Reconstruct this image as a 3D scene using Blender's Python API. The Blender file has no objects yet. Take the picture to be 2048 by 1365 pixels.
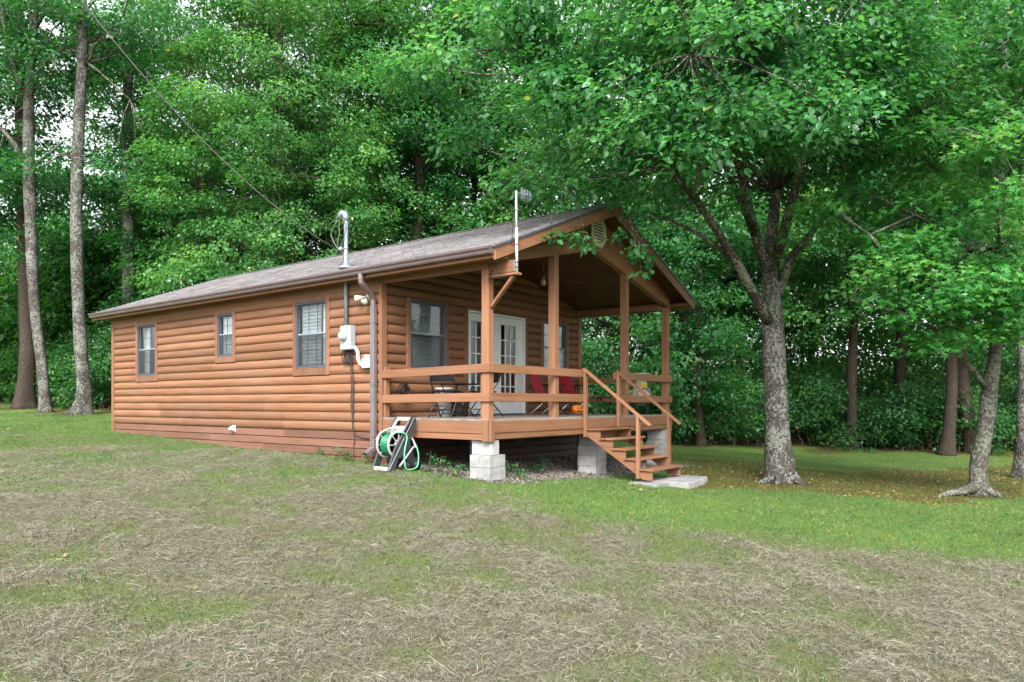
import bpy, bmesh, math, random
import numpy as np
from mathutils import Vector, Matrix

R = math.radians
rng = np.random.default_rng(7)
random.seed(7)
scene = bpy.context.scene
col = scene.collection

# ------------------------------------------------------------------ camera, sky, sun, exposure
CAM = np.array([-8.557, -9.385, 1.235])
YAW = R(-52.56)
FWD = np.array([-math.sin(YAW), math.cos(YAW)])      # forward, on plan
RGT = np.array([math.cos(YAW), math.sin(YAW)])       # right, on plan
F, CX, CY = 1450.0, 1024.0, 808.0

cd = bpy.data.cameras.new('camera')
cam = bpy.data.objects.new('camera', cd)
col.objects.link(cam)
cam.location = CAM
cam.rotation_euler = (R(90), 0, YAW)
cd.sensor_width = 36.0
cd.lens = F / 2048 * 36.0
cd.shift_y = (CY - 682.5) / 2048
cd.clip_end = 500
cd.clip_start = 0.05
scene.camera = cam

SUN_EL, SUN_AZ = R(42), R(211)       # azimuth on plan: direction towards the sun, from +x axis
w = bpy.data.worlds.new('World')
scene.world = w
w.use_nodes = True
nt = w.node_tree
nt.nodes.clear()
wo = nt.nodes.new('ShaderNodeOutputWorld')
bg = nt.nodes.new('ShaderNodeBackground')
sky = nt.nodes.new('ShaderNodeTexSky')
sky.sky_type = 'NISHITA'
sky.sun_disc = False
sky.sun_elevation = SUN_EL
sky.sun_rotation = R(90) - SUN_AZ
sky.dust_density = 4.0
sky.air_density = 1.0
hsv = nt.nodes.new('ShaderNodeHueSaturation')      # thin white overcast: the cloud takes most of the blue out
hsv.inputs['Saturation'].default_value = 0.22
nt.links.new(sky.outputs[0], hsv.inputs['Color'])
nt.links.new(hsv.outputs[0], bg.inputs[0])
bg.inputs[1].default_value = 0.15
nt.links.new(bg.outputs[0], wo.inputs[0])

sd = bpy.data.lights.new('sun', 'SUN')
sun = bpy.data.objects.new('sun', sd)
col.objects.link(sun)
sd.energy = 1.45
sd.angle = R(22)
sd.color = (1.0, 0.96, 0.9)
dv = Vector((math.cos(SUN_EL) * math.cos(SUN_AZ), math.cos(SUN_EL) * math.sin(SUN_AZ), math.sin(SUN_EL)))
sun.rotation_euler = dv.to_track_quat('Z', 'Y').to_euler()
sun.location = (-20, -20, 30)

vs = scene.view_settings
vs.view_transform = 'Standard'
vs.look = 'None'
vs.exposure = 1.85
vs.gamma = 1.0
cy = scene.cycles
cy.max_bounces = 7
cy.diffuse_bounces = 4
cy.glossy_bounces = 3
cy.transmission_bounces = 4
cy.transparent_max_bounces = 8
cy.caustics_reflective = False
cy.caustics_refractive = False
cy.use_denoising = True

# ------------------------------------------------------------------ plan helpers
def c2w(X, Z):
    """camera plan coordinates (right, ahead) in metres -> world x, y"""
    return CAM[0] + RGT[0] * X + FWD[0] * Z, CAM[1] + RGT[1] * X + FWD[1] * Z
def w2c(x, y):
    dx, dy = x - CAM[0], y - CAM[1]
    return dx * RGT[0] + dy * RGT[1], dx * FWD[0] + dy * FWD[1]

CTRL = np.array([
    (0, 0, -.34), (-3, 4, -.27), (3, 4, -.42), (0, 4, -.33), (-6, 7, -.05), (7, 7, -.5), (0, 8, -.17),
    (-.4, 11, .06), (-2.25, 12.5, .2), (-3.9, 13.8, .284), (-5.5, 15, .305), (-8, 17.1, .445), (-10.2, 18.6, .517),
    (2.1, 12.3, -.14), (1.55, 13.7, -.1), (3.5, 16, -.12), (5.2, 14.2, -.3), (8.4, 13, -.4), (9, 24, -.46), (16, 24, -.55),
    (14, 14, -.6), (-15, 25, .97), (-17, 26, 1.04), (-11, 14, .3), (-14, 19, .62), (-3, 30, .9), (0, 60, 1.2), (-40, 40, 1.5),
    (40, 40, 0), (0, -30, -1), (-40, 0, .3), (40, 0, -1.2), (60, 90, .5), (-60, 90, 1.5), (1, 20, 0.0)], float)
def _tps(r2):
    return 0.5 * r2 * np.log(r2 + 1e-9)
_n = len(CTRL)
_d2 = ((CTRL[:, None, :2] - CTRL[None, :, :2]) ** 2).sum(-1)
_A = np.zeros((_n + 3, _n + 3))
_A[:_n, :_n] = _tps(_d2) + np.eye(_n) * 0.6
_A[:_n, _n] = 1
_A[:_n, _n + 1:] = CTRL[:, :2]
_A[_n, :_n] = 1
_A[_n + 1:, :_n] = CTRL[:, :2].T
_w = np.linalg.solve(_A, np.concatenate([CTRL[:, 2], np.zeros(3)]))
def gz_c(X, Z):
    X, Z = np.atleast_1d(np.asarray(X, float)), np.atleast_1d(np.asarray(Z, float))
    out = np.full(X.shape, 0.0)
    Xc, Zc = np.clip(X, -60, 60), np.clip(Z, -40, 100)
    for i in range(_n):
        out += _w[i] * _tps((Xc - CTRL[i, 0]) ** 2 + (Zc - CTRL[i, 1]) ** 2)
    out += _w[_n] + _w[_n + 1] * Xc + _w[_n + 2] * Zc
    return np.clip(out, -1.5, 1.8)
def gz(x, y):
    X, Z = w2c(np.asarray(x, float), np.asarray(y, float))
    return gz_c(X, Z)
def g1(x, y):
    return float(gz(x, y)[0])
def spot(px, Z):
    """a plan point Z metres ahead of the camera, in the direction of picture column px"""
    return c2w((px - CX) / F * Z, Z)
def at(px, py, Z):
    x, y = spot(px, Z)
    return Vector((x, y, CAM[2] + (CY - py) / F * Z))

# ------------------------------------------------------------------ numpy value noise
_perm = rng.random((256, 256))
def vnoise(x, y):
    xi, yi = np.floor(x).astype(int), np.floor(y).astype(int)
    fx, fy = x - xi, y - yi
    fx, fy = fx * fx * (3 - 2 * fx), fy * fy * (3 - 2 * fy)
    a = _perm[xi % 256, yi % 256]; b = _perm[(xi + 1) % 256, yi % 256]
    c = _perm[xi % 256, (yi + 1) % 256]; d = _perm[(xi + 1) % 256, (yi + 1) % 256]
    return (a * (1 - fx) + b * fx) * (1 - fy) + (c * (1 - fx) + d * fx) * fy
def fbm(x, y, o=4):
    s, a, t = 0, 1, 0
    for k in range(o):
        s = s + a * vnoise(x * 2 ** k + 17.3 * k, y * 2 ** k + 9.1 * k); t += a; a *= .55
    return s / t
def sstep(a, b, x):
    t = np.clip((x - a) / (b - a), 0, 1)
    return t * t * (3 - 2 * t)

# ------------------------------------------------------------------ materials
MATS = {}
def mat(name):
    m = bpy.data.materials.new(name)
    m.use_nodes = True
    n = m.node_tree
    n.nodes.clear()
    out = n.nodes.new('ShaderNodeOutputMaterial')
    b = n.nodes.new('ShaderNodeBsdfPrincipled')
    n.links.new(b.outputs[0], out.inputs[0])
    MATS[name] = m
    return m, n, b, out
def nd(n, typ, **kw):
    x = n.nodes.new(typ)
    for k, v in kw.items():
        if k in ('operation', 'blend_type', 'data_type', 'attribute_name', 'noise_dimensions', 'feature', 'interpolation_type', 'offset_frequency', 'squash'):
            setattr(x, k, v)
        else:
            x.inputs[k].default_value = v
    return x
def noise(n, vec, scale, detail=4, rough=.55):
    t = n.nodes.new('ShaderNodeTexNoise')
    t.inputs['Scale'].default_value = scale
    t.inputs['Detail'].default_value = detail
    t.inputs['Roughness'].default_value = rough
    if vec is not None:
        n.links.new(vec, t.inputs['Vector'])
    return t.outputs['Fac']
def ramp(n, fac, stops):
    r = n.nodes.new('ShaderNodeValToRGB')
    e = r.color_ramp.elements
    while len(e) > 1:
        e.remove(e[-1])
    e[0].position = stops[0][0]; e[0].color = (*stops[0][1], 1)
    for p, c in stops[1:]:
        k = e.new(p); k.color = (*c, 1)
    n.links.new(fac, r.inputs[0])
    return r.outputs[0]
def mixc(n, fac, a, b, mode='MIX'):
    m = n.nodes.new('ShaderNodeMix')
    m.data_type = 'RGBA'
    m.blend_type = mode
    for s, v in ((m.inputs[0], fac), (m.inputs[6], a), (m.inputs[7], b)):
        if hasattr(v, 'is_linked') or hasattr(v, 'links'):
            n.links.new(v, s)
        else:
            s.default_value = v if not isinstance(v, tuple) else (*v, 1)
    return m.outputs[2]
def mathn(n, op, a, b=None, clamp=False):
    m = n.nodes.new('ShaderNodeMath')
    m.operation = op
    m.use_clamp = clamp
    for s, v in ((m.inputs[0], a), (m.inputs[1], b)):
        if v is None: continue
        if hasattr(v, 'links'):
            n.links.new(v, s)
        else:
            s.default_value = v
    return m.outputs[0]
def coords(n, scale=(1, 1, 1)):
    t = n.nodes.new('ShaderNodeTexCoord')
    m = n.nodes.new('ShaderNodeMapping')
    m.inputs['Scale'].default_value = scale
    n.links.new(t.outputs['Object'], m.inputs['Vector'])
    return m.outputs[0]
def attr(n, name):
    a = n.nodes.new('ShaderNodeAttribute')
    a.attribute_name = name
    return a.outputs['Fac']
def bump(n, b, h, strength=.3, dist=.01):
    k = n.nodes.new('ShaderNodeBump')
    k.inputs['Strength'].default_value = strength
    k.inputs['Distance'].default_value = dist
    n.links.new(h, k.inputs['Height'])
    n.links.new(k.outputs[0], b.inputs['Normal'])

def plain(name, c, rough=.5, metal=0., spec=.5, var=.12, vs_=6., bmp=.0):
    m, n, b, o = mat(name)
    co = coords(n)
    f = noise(n, co, vs_, 5)
    c0 = tuple(x * (1 - var) for x in c); c1 = tuple(min(1, x * (1 + var)) for x in c)
    cc = ramp(n, f, [(.3, c0), (.7, c1)])
    tt = mathn(n, 'MULTIPLY_ADD', attr(n, 'tint'), .16)
    n.nodes[-1].inputs[2].default_value = .92
    v = mixc(n, 1.0, cc, tt, 'MULTIPLY')
    n.links.new(v, b.inputs['Base Color'])
    b.inputs['Roughness'].default_value = rough
    b.inputs['Metallic'].default_value = metal
    b.inputs['Specular IOR Level'].default_value = spec
    if bmp:
        bump(n, b, noise(n, co, vs_ * 12, 3), bmp, .004)
    return m

def wood(name, axis, c, worn=.0, rough=.55):
    """stained board: grain runs along one axis; each board carries its own tint"""
    m, n, b, o = mat(name)
    sc = {'x': (1.2, 34, 34), 'y': (34, 1.2, 34), 'z': (34, 34, 1.2)}[axis]
    g = noise(n, coords(n, sc), 1.0, 6, .6)
    big = noise(n, coords(n, tuple(s / 12 if s > 2 else s for s in sc)), .8, 3)
    lo = tuple(x * .62 for x in c); hi = tuple(min(1, x * 1.3) for x in c)
    cc = ramp(n, g, [(.25, lo), (.5, c), (.78, hi)])
    weather = (c[0] * .97 + .022, c[1] * 1.08 + .02, c[2] * 1.2 + .022)
    cc = mixc(n, mathn(n, 'MULTIPLY', mathn(n, 'SUBTRACT', big, .42, True), 1.6 + worn, True), cc, weather)
    tt = mathn(n, 'MULTIPLY_ADD', attr(n, 'tint'), .34)
    n.nodes[-1].inputs[2].default_value = .82
    v = mixc(n, 1.0, cc, tt, 'MULTIPLY')
    n.links.new(v, b.inputs['Base Color'])
    b.inputs['Roughness'].default_value = rough
    b.inputs['Specular IOR Level'].default_value = .3
    bump(n, b, g, .25, .004)
    return m

BR = (.196, .091, .047)
for ax in 'xyz':
    wood('stain_' + ax, ax, BR)
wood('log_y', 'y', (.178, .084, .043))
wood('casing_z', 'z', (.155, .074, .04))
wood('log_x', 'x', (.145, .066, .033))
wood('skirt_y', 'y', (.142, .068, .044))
wood('skirt_x_shade', 'x', (.06, .032, .024))  # skirting stain darkened to paint in the shade under the deck
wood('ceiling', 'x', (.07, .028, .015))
wood('deck_grey', 'x', (.17, .145, .125), .6, .8)
plain('white_paint', (.52, .55, .56), .35, var=.05)
plain('sash', (.05, .065, .085), .4, var=.1)
plain('sash_light', (.33, .36, .4), .4, var=.1)
plain('aluminium_brown', (.105, .078, .08), .4, .0, .5, var=.12, vs_=3)
plain('downspout_mauve', (.12, .10, .106), .4, .0, .5, var=.1, vs_=3)
plain('blind', (.82, .84, .84), .6, var=.05)
plain('curtain', (.82, .84, .83), .8, var=.15, vs_=3)
plain('galvanised', (.21, .25, .29), .45, .3, .5, var=.15, vs_=12)
plain('meter_grey', (.29, .33, .35), .45, .05, var=.06)
plain('dial_glass', (.4, .45, .47), .08, .0, .6)
plain('pvc_white', (.45, .46, .47), .4, var=.04)
plain('black_cable', (.02, .018, .017), .6)
plain('wire_grey', (.10, .10, .10), .6)
plain('black_metal', (.012, .012, .014), .4, .0, .5)
plain('black_vinyl', (.010, .010, .011), .7, 0., .2)
plain('chrome', (.5, .5, .5), .25, .9)
plain('red_fabric', (.42, .025, .045), .75, var=.15, vs_=20)
plain('reel_dark', (.026, .031, .038), .5, var=.15)
plain('reel_light', (.29, .285, .27), .5, var=.08)
plain('hose_green', (.004, .15, .065), .35, var=.1)
plain('hose_pale', (.10, .36, .22), .35, var=.1)
plain('concrete', (.235, .235, .232), .9, var=.32, vs_=5, bmp=.5)
plain('paver_concrete', (.19, .19, .19), .9, var=.25, vs_=5, bmp=.4)
plain('concrete_pale', (.29, .29, .288), .9, var=.25, vs_=5, bmp=.4)
plain('orange_glaze', (.62, .17, .025), .3, var=.18, vs_=14)
plain('terracotta', (.42, .17, .08), .7, var=.15)
plain('clay_beige', (.34, .31, .25), .8, var=.22, vs_=14)
plain('yellow_paint', (.6, .45, .04), .5)
plain('vent_cream', (.5, .5, .41), .6, var=.18, vs_=9)
plain('opening_shade', (.015, .013, .012), .9)  # near-black colour painted as the shade inside openings that are not cut
plain('brass', (.25, .18, .08), .35, .8)
plain('lamp_glass', (.5, .47, .42), .2)
plain('interior', (.25, .2, .16), .9)
plain('dry_stem', (.085, .072, .05), .9, var=.3, vs_=30)
plain('insulator', (.75, .75, .72), .4)
plain('soil_pot', (.16, .11, .07), .8)

def glass():
    m, n, b, o = mat('window_glass')
    n.nodes.remove(b)
    gl = n.nodes.new('ShaderNodeBsdfGlossy'); gl.inputs['Roughness'].default_value = .015
    tr = n.nodes.new('ShaderNodeBsdfTransparent'); tr.inputs[0].default_value = (.8, .84, .84, 1)
    lw = n.nodes.new('ShaderNodeLayerWeight'); lw.inputs[0].default_value = .5
    fr = mathn(n, 'POWER', lw.outputs['Facing'], 3.2)
    mx = n.nodes.new('ShaderNodeMixShader')
    f2 = mathn(n, 'MULTIPLY_ADD', fr, .9)
    n.nodes[-1].inputs[2].default_value = .04
    n.links.new(f2, mx.inputs[0]); n.links.new(tr.outputs[0], mx.inputs[1]); n.links.new(gl.outputs[0], mx.inputs[2])
    n.links.new(mx.outputs[0], o.inputs[0])
glass()
def screen():
    m, n, b, o = mat('insect_screen')
    b.inputs['Base Color'].default_value = (.03, .035, .045, 1)
    b.inputs['Roughness'].default_value = .8
    b.inputs['Alpha'].default_value = .22
screen()

def shingles():
    m, n, b, o = mat('shingles')
    t = n.nodes.new('ShaderNodeTexCoord')
    sep = n.nodes.new('ShaderNodeSeparateXYZ'); n.links.new(t.outputs['Object'], sep.inputs[0])
    cmb = n.nodes.new('ShaderNodeCombineXYZ')
    n.links.new(sep.outputs['Y'], cmb.inputs['X']); n.links.new(mathn(n, 'MULTIPLY', sep.outputs['X'], 1.0745), cmb.inputs['Y'])
    br = n.nodes.new('ShaderNodeTexBrick')
    br.inputs['Scale'].default_value = 1
    br.inputs['Brick Width'].default_value = .27
    br.inputs['Row Height'].default_value = .135
    br.inputs['Mortar Size'].default_value = .004
    br.inputs['Bias'].default_value = 0.0
    br.inputs['Color1'].default_value = (.10, .096, .102, 1)
    br.inputs['Color2'].default_value = (.175, .168, .175, 1)
    br.inputs['Mortar'].default_value = (.05, .046, .048, 1)
    n.links.new(cmb.outputs[0], br.inputs['Vector'])
    co = coords(n)
    gr = noise(n, coords(n, (1, .45, 1)), 62, 4, .75)
    big = noise(n, co, 1.1, 4)
    c = mixc(n, 1.0, br.outputs['Color'], ramp(n, gr, [(.3, (.5, .5, .5)), (.5, (1, 1, 1)), (.72, (1.75, 1.72, 1.74))]), 'MULTIPLY')
    c = mixc(n, 1.0, c, ramp(n, big, [(.3, (.8, .8, .8)), (.7, (1.15, 1.12, 1.1))]), 'MULTIPLY')
    lich = ramp(n, noise(n, co, 22, 5), [(.66, (0, 0, 0)), (.74, (1, 1, 1))])
    c = mixc(n, mathn(n, 'MULTIPLY', lich, .35), c, (.3, .31, .27))
    n.links.new(c, b.inputs['Base Color'])
    b.inputs['Roughness'].default_value = .9
    bump(n, b, gr, .5, .006)
shingles()

def bark(name, dark, lichen, amount, scale=1.0):
    m, n, b, o = mat(name)
    v = n.nodes.new('ShaderNodeTexVoronoi'); v.inputs['Scale'].default_value = 1
    n.links.new(coords(n, (26 * scale, 26 * scale, 8 * scale)), v.inputs['Vector'])
    co = coords(n)
    ns = noise(n, coords(n, (30 * scale, 30 * scale, 7 * scale)), 1, 6, .65)
    c = ramp(n, ns, [(.3, tuple(x * .45 for x in dark)), (.55, dark), (.75, tuple(x * 1.7 for x in dark))])
    l1 = noise(n, co, 11 * scale, 6, .7)
    l2 = noise(n, co, 2.2, 3)
    lm = mathn(n, 'ADD', l1, mathn(n, 'MULTIPLY', mathn(n, 'SUBTRACT', l2, .5), .5))
    f = ramp(n, lm, [(.62 - amount, (0, 0, 0)), (.68 - amount, (1, 1, 1))])
    c = mixc(n, f, c, mixc(n, noise(n, co, 40, 3), tuple(x * .7 for x in lichen), lichen))
    n.links.new(c, b.inputs['Base Color'])
    b.inputs['Roughness'].default_value = .95
    b.inputs['Specular IOR Level'].default_value = .1
    bump(n, b, mathn(n, 'ADD', ns, v.outputs['Distance']), .8, .03)
bark('bark_lichen', (.062, .056, .05), (.205, .21, .188), .13, 1.8)
bark('bark_gum', (.08, .074, .064), (.20, .208, .172), .13, 1.9)
bark('bark_dark', (.055, .042, .035), (.13, .13, .11), .0, 1.6)
bark('bark_branch', (.055, .048, .042), (.22, .225, .19), .12, 2.0)

def leafmat(name, c0, c1, c2, trans=.45, gloss=.38):
    m, n, b, o = mat(name)
    f = attr(n, 'tint')
    c = ramp(n, f, [(0, c0), (.5, c1), (.97, c2), (1, (min(.4, c2[0] * 2.4), c2[1] * 1.1, c2[2]))])
    n.links.new(c, b.inputs['Base Color'])
    b.inputs['Roughness'].default_value = gloss
    b.inputs['Specular IOR Level'].default_value = .45
    tr = n.nodes.new('ShaderNodeBsdfTranslucent')
    n.links.new(mixc(n, 1.0, c, (1.5, 1.65, .7), 'MULTIPLY'), tr.inputs[0])
    mx = n.nodes.new('ShaderNodeMixShader')
    mx.inputs[0].default_value = trans
    n.links.new(b.outputs[0], mx.inputs[1]); n.links.new(tr.outputs[0], mx.inputs[2])
    n.links.new(mx.outputs[0], o.inputs[0])
leafmat('leaf_deep', (.016, .09, .03), (.044, .175, .058), (.12, .30, .11))
leafmat('leaf_maple', (.026, .11, .03), (.072, .215, .062), (.17, .33, .10))
leafmat('leaf_gum', (.016, .10, .024), (.052, .215, .048), (.15, .34, .085))
leafmat('leaf_forest', (.014, .085, .028), (.044, .17, .052), (.11, .27, .075))
leafmat('leaf_wood', (.016, .085, .02), (.05, .18, .036), (.13, .29, .045))
leafmat('leaf_brush', (.014, .07, .024), (.042, .155, .044), (.10, .25, .065))
leafmat('grass_blade', (.032, .07, .022), (.07, .152, .038), (.15, .235, .075), .3, .6)
leafmat('hay_straw', (.062, .055, .038), (.178, .162, .122), (.34, .318, .25), .1, .85)
leafmat('litter', (.05, .03, .018), (.14, .085, .045), (.34, .22, .1), .1, .8)

# ------------------------------------------------------------------ mesh builder
class MB:
    """collects solids and links them as ONE mesh object"""
    def __init__(self):
        self.v, self.f, self.t, self.sm = [], [], [], []
    def add(self, verts, faces, tint=None, smooth=False):
        k = len(self.v)
        self.v += [tuple(p) for p in verts]
        t = random.random() if tint is None else tint
        for f in faces:
            self.f.append(tuple(k + i for i in f)); self.t.append(t); self.sm.append(smooth)
    def box(self, x0, x1, y0, y1, z0, z1, tint=None):
        v = [(x, y, z) for z in (z0, z1) for y in (y0, y1) for x in (x0, x1)]
        self.add(v, [(0, 2, 3, 1), (4, 5, 7, 6), (0, 1, 5, 4), (2, 6, 7, 3), (0, 4, 6, 2), (1, 3, 7, 5)], tint)
    def bar(self, p0, p1, w, h, up=(0, 0, 1), tint=None):
        p0, p1 = Vector(p0), Vector(p1)
        d = (p1 - p0).normalized()
        s = d.cross(Vector(up))
        if s.length < 1e-4: s = d.cross(Vector((1, 0, 0)))
        s.normalize(); u = s.cross(d).normalized()
        v = [p + s * a * w / 2 + u * b * h / 2 for p in (p0, p1) for a, b in ((-1, -1), (1, -1), (1, 1), (-1, 1))]
        self.add(v, [(3, 2, 1, 0), (4, 5, 6, 7), (0, 1, 5, 4), (1, 2, 6, 5), (2, 3, 7, 6), (3, 0, 4, 7)], tint)
    def prism(self, poly, d, tint=None, smooth=False):
        """poly: 3-D outline, d: extrusion vector"""
        n = len(poly); d = Vector(d)
        v = [Vector(p) for p in poly] + [Vector(p) + d for p in poly]
        self.add(v, [tuple(range(n))[::-1], tuple(range(n, 2 * n))] + [(i, (i + 1) % n, n + (i + 1) % n, n + i) for i in range(n)], tint, smooth)
    def tube(self, pts, r, n=8, tint=None, smooth=True, cap=True):
        pts = [Vector(p) for p in pts]
        rr = r if isinstance(r, (list, tuple)) else [r] * len(pts)
        v, f = [], []
        ref = None
        for i, p in enumerate(pts):
            a = pts[max(i - 1, 0)]; b = pts[min(i + 1, len(pts) - 1)]
            t = (b - a)
            t = t.normalized() if t.length > 1e-9 else Vector((0, 0, 1))
            if ref is None:
                ref = t.cross(Vector((0, 0, 1)))
                if ref.length < .05: ref = t.cross(Vector((1, 0, 0)))
            ref = (ref - t * ref.dot(t)).normalized()
            bn = t.cross(ref)
            for k in range(n):
                an = 2 * math.pi * k / n
                v.append(p + (ref * math.cos(an) + bn * math.sin(an)) * rr[i])
        for i in range(len(pts) - 1):
            for k in range(n):
                f.append((i * n + k, i * n + (k + 1) % n, (i + 1) * n + (k + 1) % n, (i + 1) * n + k))
        if cap:
            f.append(tuple(range(n))[::-1]); f.append(tuple(range((len(pts) - 1) * n, len(pts) * n)))
        self.add(v, f, tint, smooth)
    def lathe(self, prof, c=(0, 0, 0), n=24, axis='z', tint=None, smooth=True):
        v, f = [], []
        for r, h in prof:
            for k in range(n):
                a = 2 * math.pi * k / n
                p = (r * math.cos(a), r * math.sin(a), h)
                if axis == 'y': p = (p[0], p[2], p[1])
                if axis == 'x': p = (p[2], p[0], p[1])
                v.append((p[0] + c[0], p[1] + c[1], p[2] + c[2]))
        for i in range(len(prof) - 1):
            for k in range(n):
                f.append((i * n + k, i * n + (k + 1) % n, (i + 1) * n + (k + 1) % n, (i + 1) * n + k))
        if prof[0][0] > 1e-6: f.append(tuple(range(n))[::-1])
        if prof[-1][0] > 1e-6: f.append(tuple(range((len(prof) - 1) * n, len(prof) * n)))
        self.add(v, f, tint, smooth)
    def build(self, name, material, parent=None, bevel=0.0, local=False):
        off = Vector((0, 0, 0))
        if parent is not None and not local:
            p = parent
            while p is not None:
                off += p.location; p = p.parent
        me = bpy.data.meshes.new(name)
        me.from_pydata([(a[0] - off.x, a[1] - off.y, a[2] - off.z) for a in self.v], [], self.f)
        a = me.attributes.new('tint', 'FLOAT', 'FACE')
        a.data.foreach_set('value', self.t)
        me.polygons.foreach_set('use_smooth', self.sm)
        me.materials.append(MATS[material])
        bm = bmesh.new(); bm.from_mesh(me)
        bmesh.ops.recalc_face_normals(bm, faces=bm.faces)
        bm.to_mesh(me); bm.free()
        me.update()
        o = bpy.data.objects.new(name, me)
        col.objects.link(o)
        o.parent = parent
        if bevel:
            k = o.modifiers.new('edge', 'BEVEL'); k.width = bevel; k.segments = 1; k.limit_method = 'ANGLE'; k.angle_limit = R(50)
        return o

def empty(name, loc=(0, 0, 0), label=None, cat=None, group=None, rz=0):
    o = bpy.data.objects.new(name, None)
    o.empty_display_size = .2
    col.objects.link(o)
    o.location = loc
    o.rotation_euler = (0, 0, rz)
    tag(o, label, cat, group)
    return o
def tag(o, label=None, cat=None, group=None, kind=None):
    if label: o['label'] = label
    if cat: o['category'] = cat
    if group: o['group'] = group
    if kind: o['kind'] = kind
    return o
def copy_tree(o, parent=None):
    c = o.copy(); col.objects.link(c); c.parent = parent
    for ch in [x for x in bpy.data.objects if x.parent == o]:
        copy_tree(ch, c)
    return c

def np_mesh(name, V, faces_n, idx, tint, material, smooth=False, origin=(0, 0, 0)):
    """V (N,3); idx: (M, faces_n) vertex indices; tint per face"""
    me = bpy.data.meshes.new(name)
    V = np.asarray(V, np.float32) - np.asarray(origin, np.float32)
    M = len(idx)
    me.vertices.add(len(V)); me.vertices.foreach_set('co', V.ravel())
    me.loops.add(M * faces_n); me.loops.foreach_set('vertex_index', np.asarray(idx, np.int32).ravel())
    me.polygons.add(M)
    me.polygons.foreach_set('loop_start', np.arange(0, M * faces_n, faces_n, dtype=np.int32))
    me.polygons.foreach_set('loop_total', np.full(M, faces_n, np.int32))
    me.update(calc_edges=True)
    a = me.attributes.new('tint', 'FLOAT', 'FACE')
    a.data.foreach_set('value', np.asarray(tint, np.float32))
    if smooth: me.polygons.foreach_set('use_smooth', np.ones(M, bool))
    me.materials.append(MATS[material])
    return me

# ------------------------------------------------------------------ the lawn: one sheet out to the horizon
def ground_at(px, py):
    Z = np.concatenate([np.arange(3, 30, .05), np.arange(30, 90, .5)])
    X = (px - CX) / F * Z
    ray = CAM[2] + (CY - py) / F * Z
    g = gz_c(X, Z)
    k = np.argmax(ray <= g)
    return Z[k] if ray[k] <= g[k] else 90.
def curve(pts):
    a = np.array([(px, ground_at(px, py)) for px, py in pts])
    return a[:, 0], a[:, 1]
L1 = curve([(-600, 1000), (0, 980), (300, 985), (700, 985), (850, 1003), (1000, 1014), (1200, 1054), (1400, 1070), (1700, 1100), (2048, 1128), (2600, 1160)])
L0 = curve([(-600, 862), (0, 864), (230, 872), (500, 898), (700, 930), (850, 955), (1000, 990), (1200, 1046), (1400, 1069), (1700, 1099), (2048, 1127), (2600, 1159)])
M1 = curve([(1300, 973), (1400, 977), (1600, 988), (1900, 1003), (2100, 995), (2600, 1010)])
M0 = curve([(1300, 930), (1400, 922), (1550, 930), (1700, 943), (1900, 938), (2100, 920), (2600, 930)])
FE = curve([(-600, 806), (0, 806), (100, 818), (230, 826), (600, 838), (1100, 880), (1350, 893), (1600, 898), (1800, 906), (2048, 912), (2600, 930)])
def zones(x, y):
    X, Z = w2c(x, y)
    Zs = np.maximum(Z, .5)
    px = np.clip(X / Zs * F + CX, -600, 2600)
    n1 = fbm(x * .8 + 3, y * .8, 5); n2 = fbm(x * 2.6, y * 2.6 + 40, 4); n3 = fbm(x * 8 + 9, y * 8, 3)
    jz = Z * (1 + .16 * (n1 - .5) + .05 * (n2 - .5))
    z1, z0 = np.interp(px, *L1), np.interp(px, *L0)
    full = 1 - sstep(-.5, .35, jz - z1)
    mid = 1 - sstep(-.6, .8, jz - z0)
    patch = sstep(.30, .56, .5 * n1 + .5 * n2)
    patchm = sstep(.42, .58, .5 * n1 + .5 * n2)
    hay = np.maximum(full * (.18 + .82 * patch), mid * (.18 + .72 * patchm))
    hay = np.clip(hay * (.72 + .56 * n3), 0, 1)
    hay = np.where(Z < .3, .6, hay)
    m1, m0 = np.interp(px, *M1), np.interp(px, *M0)
    moss = sstep(-.3, .6, jz - m1) * (1 - sstep(-.8, .8, jz - m0)) * sstep(1290, 1400, px)
    moss = np.clip(moss * (.62 + 1.0 * n2), 0, 1)
    fe = np.interp(px, *FE)
    litter = sstep(-1.0, 1.2, jz - fe)
    for tx, ty, tr in ((1560, 14.3, 1.0), (1957, 13.0, .8), (92, 24.5, 1.1), (160, 23.8, 1.3), (48, 26.5, 1.6)):
        bx, by = spot(tx, ty)
        litter = np.maximum(litter, (1 - sstep(.35, 1, np.hypot(x - bx, y - by) / tr + .5 * (n2 - .5))) * .85)  # leaf litter ring whose dark tone doubles as contact shade at trunk feet
    gravel = sstep(-2.95, -2.45, y + .35 * (n2 - .5)) * (1 - sstep(-.1, .6, y)) * sstep(-.5, .3, x + .3 * (n2 - .5)) * (1 - sstep(6.1, 7.2, x))
    zones.worn = np.maximum(full, .5 * mid)
    return hay, moss, litter, gravel, n1, n2, n3

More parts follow.
